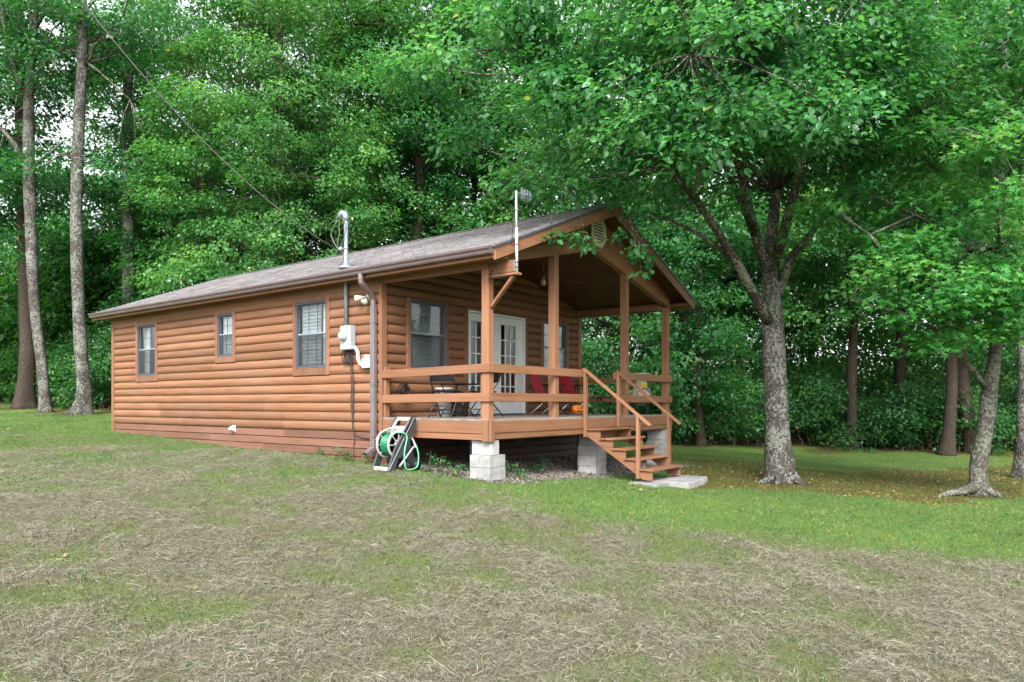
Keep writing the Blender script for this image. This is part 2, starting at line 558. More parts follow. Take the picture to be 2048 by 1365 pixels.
def ground_axis():
    a = list(np.arange(-13, 17.01, .14))
    s = .14; p = a[-1]; q = a[0]
    hi, lo = [], []
    while p < 170:
        s *= 1.16; p += s; hi.append(p); q -= s; lo.append(q)
    return np.array(lo[::-1] + a + hi)
def mound(x, y, hay, n2, n3):
    return hay * (.075 * (n2 - .45) + .075 * (n3 - .45)) + .014 * (n3 - .5)
ga = ground_axis()
gxx, gyy = np.meshgrid(ga, ga, indexing='ij')
fx_, fy_ = gxx.ravel(), gyy.ravel()
hay, moss, litt, grav, n1, n2, n3 = zones(fx_, fy_)
worn = zones.worn
far = np.clip(1 - np.hypot(fx_ + 2, fy_ + 2) / 26, 0, 1)
zz = gz(fx_, fy_) + mound(fx_, fy_, hay, n2, n3) * (far > 0)
N = len(ga)
ii = np.arange(N * N).reshape(N, N)
quads = np.stack([ii[:-1, :-1], ii[1:, :-1], ii[1:, 1:], ii[:-1, 1:]], -1).reshape(-1, 4)

def groundmat():
    m, n, b, o = mat('lawn')
    co = coords(n)
    fine = noise(n, co, 75, 4, .7)
    med = noise(n, co, 9, 5, .65)
    big = noise(n, co, .9, 4)
    green = ramp(n, fine, [(.22, (.024, .056, .015)), (.45, (.075, .165, .036)), (.62, (.13, .235, .055)), (.8, (.215, .30, .10))])
    green = mixc(n, ramp(n, med, [(.38, (0, 0, 0)), (.68, (.85, .85, .85))]), green, ramp(n, fine, [(.25, (.07, .078, .022)), (.5, (.16, .18, .048)), (.8, (.26, .255, .10))]))
    olive = ramp(n, fine, [(.2, (.034, .044, .016)), (.45, (.098, .125, .036)), (.62, (.16, .185, .06)), (.8, (.25, .255, .11))])
    green = mixc(n, mathn(n, 'MULTIPLY', attr(n, 'worn'), .75), green, olive)
    hay_ = ramp(n, fine, [(.2, (.04, .036, .024)), (.42, (.124, .113, .078)), (.6, (.222, .206, .152)), (.8, (.34, .318, .25))])
    hay_ = mixc(n, ramp(n, med, [(.4, (0, 0, 0)), (.65, (.55, .55, .55))]), hay_, ramp(n, fine, [(.25, (.05, .046, .023)), (.7, (.155, .14, .08))]))
    hay_ = mixc(n, mathn(n, 'MULTIPLY', ramp(n, noise(n, co, 3.1, 5, .7), [(.56, (0, 0, 0)), (.68, (1, 1, 1))]), .6), hay_, ramp(n, fine, [(.25, (.05, .033, .02)), (.7, (.17, .115, .065))]))
    ms = ramp(n, fine, [(.25, (.035, .026, .010)), (.5, (.10, .074, .028)), (.75, (.19, .135, .065))])
    ms = mixc(n, ramp(n, med, [(.42, (0, 0, 0)), (.62, (.7, .7, .7))]), ms, (.10, .13, .025))
    lt = ramp(n, fine, [(.25, (.02, .014, .008)), (.55, (.075, .048, .026)), (.75, (.17, .115, .07))])
    lt = mixc(n, ramp(n, med, [(.45, (0, 0, 0)), (.6, (.5, .5, .5))]), lt, (.04, .06, .015))
    gr = ramp(n, noise(n, co, 38, 3, .6), [(.3, (.03, .027, .024)), (.5, (.085, .077, .068)), (.66, (.2, .19, .175))])
    c = mixc(n, attr(n, 'hay'), green, hay_)
    c = mixc(n, attr(n, 'moss'), c, ms)
    c = mixc(n, attr(n, 'litter'), c, lt)
    c = mixc(n, attr(n, 'gravel'), c, gr)
    n.links.new(c, b.inputs['Base Color'])
    b.inputs['Roughness'].default_value = 1
    b.inputs['Specular IOR Level'].default_value = .05
    bump(n, b, mathn(n, 'ADD', fine, med), .9, .04)
groundmat()
gm = np_mesh('ground', np.stack([fx_, fy_, zz], 1), 4, quads, np.full(len(quads), .5), 'lawn', True)
for nm, arr in (('hay', hay), ('moss', moss), ('litter', litt), ('gravel', grav), ('worn', worn)):
    a = gm.attributes.new(nm, 'FLOAT', 'POINT'); a.data.foreach_set('value', arr.astype(np.float32))
ground = bpy.data.objects.new('ground', gm); col.objects.link(ground)
tag(ground, 'mown lawn sloping down to the right, half covered in cut grass', 'ground', kind='structure')

def scatter(n, zr, xr, seed):
    r = np.random.default_rng(seed)
    Z = np.sqrt(r.uniform(zr[0] ** 2, zr[1] ** 2, n))
    X = r.uniform(xr[0], xr[1], n) * Z
    x, y = c2w(X, Z)
    return x, y, r
def off_house(x, y, pad=.0):
    house = (x > -.0 - pad) & (x < 6.4 + pad) & (y > -.02 - pad) & (y < 10.05 + pad)
    deck = (x > .05) & (x < 6.35) & (y > -2.4) & (y < 0)
    pads = (x > 2.55) & (x < 4.35) & (y > -4.55) & (y < -3.4)
    return ~(house | deck | pads)

def straws(name, n, zr, seed, length, width, material, label, cat, want):
    x, y, r = scatter(n, zr, (-.86, .86), seed)
    hay, moss, litt, grav, n1, n2, n3 = zones(x, y)
    k = want(hay, moss, litt, grav, r.random(n), n2) & off_house(x, y)
    x, y, hay, n2, n3 = x[k], y[k], hay[k], n2[k], n3[k]; m = len(x)
    a = r.uniform(0, 2 * np.pi, m)
    L = length * r.lognormal(0, .52, m).clip(.3, 3.6)
    w_ = width * r.uniform(.6, 1.4, m)
    base = gz(x, y) + mound(x, y, hay, n2, n3)
    z0 = base + .004 + np.abs(r.normal(0, .018, m)) * (.4 + hay)
    bend = r.normal(0, .5, m)
    pit = r.normal(.05, .28, m)
    pts = []
    px_, py_, pz_ = x.copy(), y.copy(), z0.copy()
    pts.append((px_, py_, pz_))
    for s in range(2):
        px_ = px_ + np.cos(a) * L / 2; py_ = py_ + np.sin(a) * L / 2
        pz_ = pz_ + np.sin(pit) * L / 2
        pit = pit - r.uniform(.1, .6, m); a = a + bend
        pts.append((px_, py_, np.maximum(pz_, base + .003)))
    sx, sy = -np.sin(a - bend), np.cos(a - bend)
    tl = r.normal(0, .35, m)
    V = np.zeros((m, 6, 3), np.float32)
    for i, (p, q, z) in enumerate(pts):
        ww = w_ * (.5 if i == 2 else 1)
        V[:, 2 * i] = np.stack([p - sx * ww, q - sy * ww, z - tl * ww], 1)
        V[:, 2 * i + 1] = np.stack([p + sx * ww, q + sy * ww, z + tl * ww], 1)
    b0 = np.arange(m)[:, None] * 6
    idx = np.concatenate([b0 + np.array([[0, 1, 3, 2]]), b0 + np.array([[2, 3, 5, 4]])], 1).reshape(-1, 4)
    t = np.repeat(np.clip(r.normal(.46, .19, m) + (n2 - .5) * .4, 0, 1), 2)
    me = np_mesh(name, V.reshape(-1, 3), 4, idx, t, material)
    o = bpy.data.objects.new(name, me); col.objects.link(o)
    return tag(o, label, cat, kind='stuff')
straws('cut_hay', 700000, (3.4, 14.5), 11, .052, .0012, 'hay_straw', 'dry cut grass lying in grey tan drifts over the lawn', 'cut hay',
       lambda h, m, l, g, u, n2: u < h ** 1.3 * .95)

def blades(name, n, zr, seed, hgt, width, label):
    x, y, r = scatter(n, zr, (-.86, .86), seed)
    hay, moss, litt, grav, n1, n2, n3 = zones(x, y)
    wn = zones.worn
    dens = (1 - .2 * wn) * (1 - .85 * hay) * (1 - .9 * moss) * (1 - litt) * (1 - grav) + .10
    k = (r.random(n) < dens) & off_house(x, y)
    x, y, hay, n1, n2, n3, wn = x[k], y[k], hay[k], n1[k], n2[k], n3[k], wn[k]; m = len(x)
    a = r.uniform(0, 2 * np.pi, m)
    tuft = .55 + .9 * n2
    h = hgt * r.uniform(.5, 1.35, m) * tuft
    w_ = width * r.uniform(.7, 1.3, m)
    ln = r.uniform(.2, 1.1, m) * h
    d = r.uniform(0, 2 * np.pi, m)
    base = gz(x, y) + mound(x, y, hay, n2, n3) - .004
    V = np.zeros((m, 4, 3), np.float32)
    cx_, sx_ = np.cos(a) * w_, np.sin(a) * w_
    V[:, 0] = np.stack([x - cx_, y - sx_, base], 1)
    V[:, 1] = np.stack([x + cx_, y + sx_, base], 1)
    V[:, 2] = np.stack([x + cx_ * .6 + np.cos(d) * ln * .45, y + sx_ * .6 + np.sin(d) * ln * .45, base + h * .7], 1)
    V[:, 3] = np.stack([x + np.cos(d) * ln, y + np.sin(d) * ln, base + h], 1)
    idx = np.arange(m)[:, None] * 4 + np.array([[0, 1, 2, 3]])
    t = np.clip(r.normal(.52, .26, m) + (n1 - .5) * .7 + (n3 - .5) * .5 - .26 * wn, 0, 1)
    me = np_mesh(name, V.reshape(-1, 3), 4, idx, t, 'grass_blade')
    o = bpy.data.objects.new(name, me); col.objects.link(o)
    return tag(o, label, 'grass', kind='stuff')
blades('grass', 620000, (3.4, 24.0), 12, .033, .0021, 'short green grass growing between the drifts and along the open strip')

# ------------------------------------------------------------------ the cabin
W, LEN, DP = 6.35, 10.0, 2.38
YF, YB = -2.79, 10.41                # roof ends
DECK = 1.0
ZL, PITCH = .74, .1712               # bottom of the logs, log course
SL = .393
def zroof(x):
    return 3.54 + SL * (x + .36) if x <= W / 2 else 3.54 + SL * (W + .36 - x)
def zceil(x):
    return 3.45 + .235 * (x if x <= W / 2 else W - x)

cabin = empty('cabin', (W / 2, LEN / 2, 0.2), 'brown stained log sided cabin with a gabled shingle roof and open front porch', 'cabin')

def wpt(wall, u, d, z):
    if wall == 'side': return (-d, u, z)
    if wall == 'front': return (u, -d, z)
    if wall == 'right': return (W + d, u, z)
    return (u, LEN + d, z)
def wbox(mb, wall, u0, u1, z0, z1, d0, d1, tint=None):
    a = wpt(wall, u0, d0, z0); b = wpt(wall, u1, d1, z1)
    mb.box(min(a[0], b[0]), max(a[0], b[0]), min(a[1], b[1]), max(a[1], b[1]), a[2], b[2], tint)

def csnap(z, up):
    k = (z - ZL) / PITCH
    return ZL + PITCH * (math.ceil(k - .2) if up else math.floor(k + .2))

# openings: wall, u0, u1, z0, z1 of the glazed unit
WIN = [('side', 7.82, 8.69, 1.92, 3.13, 3, 2, 'curtain'), ('side', 4.53, 5.11, 2.24, 3.14, 2, 2, 'shade'), ('side', 1.46, 2.36, 1.91, 3.15, 3, 2, 'mixed'),
       ('front', .66, 1.585, 1.87, 3.11, 1, 1, 'blind'), ('front', 4.83, 5.77, 1.9, 3.11, 2, 2, 'shade')]
DOOR = (2.24, 4.13, 1.0, 3.09)
TR = .095
trims = {'side': [], 'front': [], 'right': [], 'back': []}
for wn in WIN:
    trims[wn[0]].append((wn[1] - TR, wn[2] + TR, csnap(wn[3] - .07, False), csnap(wn[4] + .05, True)))
trims['front'].append((DOOR[0] - TR, DOOR[1] + TR, DECK, csnap(DOOR[3] + .05, True)))

def log_profile(z0, p):
    s = np.linspace(0, 1, 10)
    return [(.004 + .034 * (1 - abs(2 * t - 1) ** 2.4) ** .8, z0 + .004 + t * (p - .008)) for t in s]

def log_wall(wall, u0, u1, ztop, material, name):
    mb = MB()
    z = ZL; c = 0
    rr = random.Random(hash(wall) % 97 if False else {'side': 3, 'front': 8, 'right': 5, 'back': 6}[wall])
    while z < ztop - .02:
        p = min(PITCH, ztop - z)
        spans = [(u0, u1)]
        for a, b, c0, c1 in trims[wall]:
            if c0 < z + p - .03 and c1 > z + .03:
                ns = []
                for s, e in spans:
                    if b <= s or a >= e: ns.append((s, e)); continue
                    if a > s: ns.append((s, a - .002))
                    if b < e: ns.append((b + .002, e))
                spans = ns
        # butt joints
        full = []
        for s, e in spans:
            cuts = [s]
            if e - s > 5:
                k = rr.uniform(2.2, 4.6)
                while cuts[-1] + k < e - 1:
                    cuts.append(cuts[-1] + k); k = rr.uniform(2.6, 4.8)
            cuts.append(e)
            full += list(zip(cuts[:-1], cuts[1:]))
        for s, e in full:
            dd = rr.uniform(-.003, .003)
            prof = log_profile(z, p)
            # gable: keep the course under the roof
            if wall in ('front', 'back'):
                if z + p > 3.5:
                    lim = (z + p - 3.54 + .10) / SL - .36
                    s, e = max(s, lim), min(e, W - lim)
                    if e - s < .1: continue
            poly = [wpt(wall, s + .002, -.03, z + .001)] + [wpt(wall, s + .002, d + dd, q) for d, q in prof] + [wpt(wall, s + .002, -.03, z + p - .001)]
            ext = Vector(wpt(wall, e - .002, 0, 0)) - Vector(wpt(wall, s + .002, 0, 0))
            n = len(poly)
            v = [Vector(q) for q in poly] + [Vector(q) + ext for q in poly]
            mb.add(v, [tuple(range(n)), tuple(range(n, 2 * n))[::-1]], .5)
            k0 = len(mb.v)
            t = rr.random()
            mb.add(v, [(i, i + 1, n + i + 1, n + i) for i in range(1, n - 2)] , t, True)
            mb.add(v, [(0, 1, n + 1, n), (n - 2, n - 1, 2 * n - 1, 2 * n - 2), (n - 1, 0, n, 2 * n - 1)], t)
        z += PITCH
    return mb.build(name, material, cabin)
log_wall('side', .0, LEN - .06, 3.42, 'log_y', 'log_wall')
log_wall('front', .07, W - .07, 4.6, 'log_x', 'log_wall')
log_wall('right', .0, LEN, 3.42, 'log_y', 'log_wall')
log_wall('back', .07, W - .07, 4.6, 'log_x', 'log_wall')

# boards below the logs
def skirting(wall, u0, u1, material):
    mb = MB(); z = ZL; rr = random.Random(len(wall))
    cut0 = [(u0, u1)]
    k = 0
    while z > -.5:
        cuts = [u0]
        while cuts[-1] + 3.3 < u1 - .8:
            cuts.append(cuts[-1] + rr.uniform(2.4, 3.8))
        cuts.append(u1)
        for s, e in zip(cuts[:-1], cuts[1:]):
            wbox(mb, wall, s + .003, e - .003, z - .1425, z - .008, -.02, .022 - .004 * (k % 2) + rr.uniform(-.002, .002), rr.random())
        z -= .1475; k += 1
    return mb.build('skirting', material, cabin, .003)
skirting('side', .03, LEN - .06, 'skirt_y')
skirting('front', .1, W - .1, 'skirt_x_shade')
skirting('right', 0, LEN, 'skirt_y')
skirting('back', .1, W - .1, 'skirt_x_shade')
# corner boards
def corner(x0, x1, y0, y1, z1):
    mb = MB(); mb.box(x0, x1, y0, y1, -.4, z1); mb.build('corner_board', 'stain_z', cabin, .004)
corner(-.052, .07, LEN - .055, LEN + .052, 3.4)
corner(-.054, .075, -.056, -.002, 3.31)
corner(W - .075, W + .054, -.056, -.002, 3.31)
corner(W - .07, W + .052, LEN - .0, LEN + .052, 3.4)
mb = MB(); wbox(mb, 'side', .0, .018, 0.2, 3.3, .0, .05); mb.build('corner_board', 'stain_z', cabin, .003)

# interior
mb = MB(); mb.box(.06, W - .06, .06, LEN - .06, .95, 1.0); mb.build('floor', 'interior', cabin)
mb = MB(); mb.box(.06, W - .06, .06, LEN - .06, 3.40, 3.43); mb.build('ceiling', 'interior', cabin)
mb = MB(); mb.box(.06, W - .06, 3.2, 3.26, 1.0, 3.4); mb.build('inner_wall', 'interior', cabin)

# windows ---------------------------------------------------------------------------
def window(wall, u0, u1, z0, z1, cols, rows, inside, tz0, tz1):
    fr = MB()
    d0, d1 = -.05, .03
    t = .028
    wbox(fr, wall, u0, u0 + t, z0, z1, d0, d1); wbox(fr, wall, u1 - t, u1, z0, z1, d0, d1)
    wbox(fr, wall, u0 + t, u1 - t, z1 - t, z1, d0, d1); wbox(fr, wall, u0 + t, u1 - t, z0, z0 + t, d0, d1)
    f = fr.build('window', 'sash', cabin, .003)
    zm = (z0 + z1) / 2 + .01
    # casing boards
    tb = MB(); proud = .046
    wbox(tb, wall, u0 - TR, u0 - .004, tz0, tz1, -.02, proud); wbox(tb, wall, u1 + .004, u1 + TR, tz0, tz1, -.02, proud)
    wbox(tb, wall, u0 - .003, u1 + .003, z1 + .003, tz1 - .001, -.02, proud - .002)
    wbox(tb, wall, u0 - .003, u1 + .003, tz0 + .001, z0 - .003, -.02, proud - .002)
    tb.build('casing', 'casing_z', f, .004)
    for k, (a, b, dd) in enumerate(((zm, z1 - t, -.022), (z0 + t, zm + .012, .004))):
        s = MB(); q = .026
        ua, ub = u0 + t, u1 - t
        wbox(s, wall, ua, ua + q, a, b, dd - .016, dd + .01); wbox(s, wall, ub - q, ub, a, b, dd - .016, dd + .01)
        wbox(s, wall, ua + q, ub - q, b - q, b, dd - .016, dd + .012); wbox(s, wall, ua + q, ub - q, a, a + q, dd - .016, dd + .012)
        gl0, gl1, gz0, gz1 = ua + q, ub - q, a + q, b - q
        if cols > 1:
            for c in range(1, cols):
                uu = gl0 + (gl1 - gl0) * c / cols
                wbox(s, wall, uu - .006, uu + .006, gz0, gz1, dd - .008, dd + .004)
            for r_ in range(1, rows):
                zz_ = gz0 + (gz1 - gz0) * r_ / rows
                wbox(s, wall, gl0, gl1, zz_ - .006, zz_ + .006, dd - .0085, dd + .0045)
        s.build('sash', 'sash', f, .002)
        g = MB(); wbox(g, wall, gl0, gl1, gz0, gz1, dd - .006, dd - .002)
        g.build('pane', 'window_glass', f)
        if k == 0:
            s = MB(); wbox(s, wall, ua, ub, a - .002, a + .024, dd + .013, dd + .03); s.build('meeting_rail', 'sash_light', f, .002)
        if k == 1 and not (inside == 'shade' and wall == 'front'):
            g = MB(); wbox(g, wall, gl0 - .01, gl1 + .01, gz0 - .01, gz1 + .005, dd + .014, dd + .0155); g.build('insect_screen', 'insect_screen', f)
    # what hangs behind the panes
    if inside in ('blind', 'mixed', 'shade'):
        b = MB()
        e0, e1 = (u0 + .03, u1 - .03)
        if inside == 'mixed': e0 = u0 + .30; 
        n = int((z1 - z0 - .06) / .024)
        for i in range(n):
            zc = z0 + .035 + i * .024
            tilt = {'blind': .0085, 'mixed': .009 + .003 * math.sin(i * 2.3), 'shade': .013}[inside]; dp_ = .105 if inside != 'shade' else .089
            a1 = wpt(wall, e0, -.085, zc - tilt); a2 = wpt(wall, e1, -.085, zc - tilt)
            b1 = wpt(wall, e1, -dp_, zc + tilt); b2 = wpt(wall, e0, -dp_, zc + tilt)
            b.add([a1, a2, b1, b2], [(0, 1, 2, 3)])
        wbox(b, wall, e0, e1, z1 - .05, z1 - .02, -.11, -.08)
        b.build('blind', 'blind', f)
    if inside in ('curtain', 'mixed'):
        b = MB()
        spans = [(u0 - .02, u0 + .30)] if inside == 'mixed' else [(u1 - .26, u1 + .02)]
        for s, e in spans:
            pts = []
            m = 40
            for i in range(m + 1):
                uu = s + (e - s) * i / m
                pts.append((uu, -.15 + .02 * math.sin(i * .95)))
            v = [wpt(wall, q[0], q[1], z0 - .05) for q in pts] + [wpt(wall, q[0], q[1], z1 + .02) for q in pts]
            b.add(v, [(i, i + 1, m + 2 + i, m + 1 + i) for i in range(m)], smooth=True)
        b.build('curtain', 'curtain', f)
    return f
for wn in WIN:
    tz = [q for q in trims[wn[0]] if abs(q[0] - (wn[1] - TR)) < 1e-6][0]
    window(*wn, tz[2], tz[3])

# French door ------------------------------------------------------------------------
fd = MB(); wall = 'front'
u0, u1, z0, z1 = DOOR
wbox(fd, wall, u0, u0 + .04, z0, z1, -.06, .04); wbox(fd, wall, u1 - .04, u1, z0, z1, -.06, .04)
wbox(fd, wall, u0 + .04, u1 - .04, z1 - .045, z1, -.06, .04)
fdo = fd.build('french_door', 'white_paint', cabin, .003)
tb = MB(); tz1 = trims['front'][-1][3]
wbox(tb, wall, u0 - TR, u0 - .003, DECK, tz1, -.02, .046); wbox(tb, wall, u1 + .003, u1 + TR, DECK, tz1, -.02, .046)
wbox(tb, wall, u0 - .002, u1 + .002, z1 + .003, tz1 - .001, -.02, .044)
tb.build('casing', 'casing_z', fdo, .004)
th = MB(); wbox(th, wall, u0 + .041, u1 - .041, DECK + .001, DECK + .03, -.06, .07); th.build('threshold', 'sash', fdo, .003)
for (s, e, ga_, gb_) in ((2.283, 3.098, 2.34, 2.87), (3.104, 4.086, 3.29, 3.815)):
    d0, d1 = -.03, .012
    zb, zt, g0, g1_ = DECK + .034, 3.04, 1.275, 2.885
    dr = MB()
    wbox(dr, wall, s, ga_, zb, zt, d0, d1, .5); wbox(dr, wall, gb_, e, zb, zt, d0, d1, .5)
    wbox(dr, wall, ga_, gb_, g1_, zt, d0, d1, .5); wbox(dr, wall, ga_, gb_, zb, g0, d0, d1, .5)
    wbox(dr, wall, ga_ - .02, gb_ + .02, g1_ + .0, g1_ + .022, d1, d1 + .012, .5); wbox(dr, wall, ga_ - .02, gb_ + .02, g0 - .022, g0, d1, d1 + .012, .5)
    wbox(dr, wall, ga_ - .02, ga_ + .002, g0, g1_, d1 , d1 + .0118, .5); wbox(dr, wall, gb_ - .002, gb_ + .02, g0, g1_, d1, d1 + .0118, .5)
    wbox(dr, wall, ga_ + .03, gb_ - .03, zb + .06, g0 - .06, d1, d1 + .006, .4)
    dr.build('door_panel', 'white_paint', fdo, .002)
    mu = MB()
    for c in (1, 2):
        uu = ga_ + (gb_ - ga_) * c / 3; wbox(mu, wall, uu - .011, uu + .011, g0, g1_, -.02, .008, .5)
    for r_ in range(1, 5):
        q = g0 + (g1_ - g0) * r_ / 5; wbox(mu, wall, ga_, gb_, q - .011, q + .011, -.019, .0075, .5)
    mu.build('muntin', 'white_paint', fdo, .002)
    g = MB(); wbox(g, wall, ga_, gb_, g0, g1_, -.012, -.008); g.build('pane', 'window_glass', fdo)
    b = MB(); m = 60
    pts = [(ga_ - .05 + (gb_ - ga_ + .1) * i / m, -.14 + .018 * math.sin(i * 1.1)) for i in range(m + 1)]
    v = [wpt(wall, q[0], q[1], 1.05) for q in pts] + [wpt(wall, q[0], q[1], 2.62) for q in pts]
    b.add(v, [(i, i + 1, m + 2 + i, m + 1 + i) for i in range(m)], smooth=True)
    cu = b.build('curtain', 'interior', fdo)
hd = MB(); hd.lathe([(.03, .0), (.03, .012), (.012, .02), (.012, .045), (.03, .055), (.034, .07), (.025, .085), (0, .088)], (3.18, 0, 0), 14, 'y')
hd.v = [(a, -b - .012, c + 1.93) for a, b, c in hd.v]
hd.build('handle', 'galvanised', fdo)

# roof --------------------------------------------------------------------------------
rf = MB()
nc = 28
for side in (0, 1):
    run = (W / 2 + .40)
    prof = []
    for i in range(nc + 1):
        s = i / nc
        x = -.40 + run * s
        z = 3.54 + SL * (x + .36)
        prof.append((x, z + .012)); 
        if i < nc: prof.append((x + .002 , z + .012))
    pts = []
    for i in range(nc):
        x0_ = -.40 + run * i / nc; x1_ = -.40 + run * (i + 1) / nc
        pts.append((x0_, 3.54 + SL * (x0_ + .36) + .013)); pts.append((x1_, 3.54 + SL * (x1_ + .36) + .002))
    pts.append((W / 2, 3.54 + SL * (W / 2 + .36) - .03)); pts.append((-.40, 3.54 + SL * (-.04) - .012))
    poly = [((x if side == 0 else W - x), YF - .02, z) for x, z in pts]
    rf.prism(poly, (0, YB - YF + .04, 0), .5)
roof = rf.build('roof', 'shingles', cabin)
zr = 3.54 + SL * (W / 2 + .36)
rc = MB()
y = YF - .02
while y < YB:
    e = min(y + .21, YB + .02)
    for sg in (-1, 1):
        x0_, x1_ = W / 2, W / 2 + sg * .14
        rc.add([(x0_, y, zr + .024), (x0_, e, zr + .016), (x1_, e, zr - .14 * SL + .014), (x1_, y, zr - .14 * SL + .022), (x0_, y, zr + .012), (x1_, y, zr - .14 * SL + .008)], [(0, 1, 2, 3), (0, 3, 5, 4)])
    y += .2
rc.build('ridge_cap', 'shingles', roof)
dk = MB()
for side in (0, 1):
    fx = (lambda x: x) if side == 0 else (lambda x: W - x)
    poly = [(fx(x), YF, z) for x, z in ((-.36, 3.54 - .015), (W / 2, zr - .032), (W / 2, zr - .07), (-.36, 3.54 - .05))]
    dk.prism(poly, (0, YB - YF, 0), .2 + .3 * side)
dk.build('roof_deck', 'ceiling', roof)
for side in (0, 1):
    fx = (lambda x: x) if side == 0 else (lambda x: W - x)
    for yy, s in ((YF - .012, 1), (YB - .02, 1)):
        mb = MB()
        poly = [(fx(-.355), yy, 3.515), (fx(W / 2), yy, zr - .034), (fx(W / 2), yy, zr - .235), (fx(-.355), yy, 3.325)]
        mb.prism(poly, (0, .034, 0))
        mb.build('rake_board', 'stain_x', roof, .004)
    for yy in (YF - .034, YB + .02):
        mb = MB()
        poly = [(fx(-.385), yy, 3.55 - .022), (fx(W / 2), yy, zr + .0), (fx(W / 2), yy, zr - .03), (fx(-.385), yy, 3.55 - .05)]
        mb.prism(poly, (0, .02, 0))
        mb.build('drip_edge', 'sash', roof)
    x0_, x1_ = sorted((fx(-.355), fx(-.33)))
    mb = MB(); mb.box(x0_, x1_, YF + .03, YB - .03, 3.36, 3.515); mb.build('fascia', 'stain_y', roof, .004)
    x0_, x1_ = sorted((fx(-.329), fx(-.0)))
    mb = MB(); mb.box(x0_, x1_, YF + .03, YB - .03, 3.40, 3.415); mb.build('soffit', 'stain_y', roof)
    x0_, x1_ = sorted((fx(-.05), fx(.02)))
    mb = MB(); mb.box(x0_, x1_, .02, LEN, 3.25, 3.399); mb.build('frieze_board', 'stain_y', roof, .004)
    # gutter
    prof = [(-.36, 3.525), (-.36, 3.415), (-.43, 3.41), (-.445, 3.43), (-.45, 3.46), (-.475, 3.49), (-.478, 3.52), (-.468, 3.523), (-.468, 3.497), (-.442, 3.465), (-.435, 3.435), (-.425, 3.418), (-.366, 3.421), (-.366, 3.525)]
    mb = MB()
    poly = [(fx(x), YF + .02, z) for x, z in prof]
    mb.prism(poly, (0, YB - YF - .04, 0))
    for yy in (YF + .014, YB - .02):
        mb.prism([(fx(x), yy, z) for x, z in prof[:8]], (0, .006, 0))
    mb.build('gutter', 'aluminium_brown', cabin)
# downspout: elbow from the gutter, drop along the corner, kick-out at the foot
ds = MB()
path = [(-.41, .06, 3.42), (-.41, .06, 3.34), (-.39, .065, 3.27), (-.18, .08, 3.12), (-.115, .09, 3.04), (-.105, .09, 2.94), (-.105, .09, .52), (-.115, .09, .46), (-.27, .11, .37)]
def rect_tube(mb, path, w_, h_, fixed):
    v, f = [], []
    for i, p in enumerate(path):
        p = Vector(p); a = Vector(path[max(i - 1, 0)]); b = Vector(path[min(i + 1, len(path) - 1)])
        t = (b - a).normalized(); s = (Vector(fixed) - t * t.dot(Vector(fixed))).normalized(); u = s.cross(t).normalized()
        for q, r_ in ((-1, -1), (1, -1), (1, 1), (-1, 1)):
            v.append(p + s * q * w_ / 2 + u * r_ * h_ / 2)
    n = len(path)
    for i in range(n - 1):
        for k in range(4): f.append((i * 4 + k, i * 4 + (k + 1) % 4, i * 4 + 4 + (k + 1) % 4, i * 4 + 4 + k))
    f += [(3, 2, 1, 0)]
    mb.add(v, f)
rect_tube(ds, path[5:], .1, .075, (0, 1, 0))
dso = ds.build('downspout', 'downspout_mauve', cabin, .006)
el = MB(); 
fine = []
for i in range(len(path[:6]) - 1):
    for k in range(7):
        a, b = Vector(path[i]), Vector(path[i + 1]); fine.append(a.lerp(b, k / 7))
fine.append(Vector(path[5]))
el.tube(fine, [.05 + .004 * (i % 2) for i in range(len(fine))], 10, smooth=False)
el.build('elbow', 'aluminium_brown', dso)
for zz_ in (2.62, 1.55, .66):
    st = MB(); st.box(-.148, -.02, .032, .148, zz_, zz_ + .025); st.build('strap', 'downspout_mauve', dso, .002)

# porch -------------------------------------------------------------------------------
# ceiling boards under the rafters, gable panel above the front beam, beams
ce = MB()
nb = 22
for side in (0, 1):
    for i in range(nb):
        a = .0 + (W / 2) * i / nb; b = W / 2 * (i + 1) / nb - .004
        fx = (lambda x: x) if side == 0 else (lambda x: W - x)
        ce.prism([(fx(a), 0, zceil(a)), (fx(b), 0, zceil(b)), (fx(b), 0, zceil(b) + .02), (fx(a), 0, zceil(a) + .02)], (0, -DP + .02, 0))
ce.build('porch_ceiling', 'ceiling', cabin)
bt, bb = .16, -.085
for side in (0, 1):
    fx = (lambda x: x) if side == 0 else (lambda x: W - x)
    mb = MB()
    poly = [(fx(.0), -DP, zceil(0) + bb), (fx(W / 2), -DP, zceil(W / 2) + bb), (fx(W / 2), -DP, zceil(W / 2) + bt), (fx(.0), -DP, zceil(0) + .10)]
    mb.prism(poly, (0, .14, 0)); mb.build('sloped_beam', 'stain_x', cabin, .005)
    x0_, x1_ = sorted((fx(.0), fx(.13)))
    mb = MB(); mb.box(x0_, x1_, -DP + .141, -.005, 3.315, 3.46); mb.build('side_beam', 'stain_y', cabin, .005)
    mb = MB(); mb.box(*sorted((fx(-.03), fx(-.0005))), -DP + .0, .02, 3.30, 3.399); mb.build('side_beam', 'stain_y', cabin, .005)
gp = MB()
for side in (0, 1):
    fx = (lambda x: x) if side == 0 else (lambda x: W - x)
    lo = lambda x: zceil(x) + .10 + (bt - .10) * x / (W / 2) - .01
    hi = lambda x: zroof(x) - .04
    k = 12
    for i in range(k):
        a, b = W / 2 * i / k + .001, W / 2 * (i + 1) / k - .001
        if hi(a) - lo(a) < .02: continue
        gp.prism([(fx(a), -DP + .04, lo(a)), (fx(b), -DP + .04, lo(b)), (fx(b), -DP + .04, hi(b)), (fx(a), -DP + .04, hi(a))], (0, .02, 0))
gp.build('gable_panel', 'stain_z', cabin)
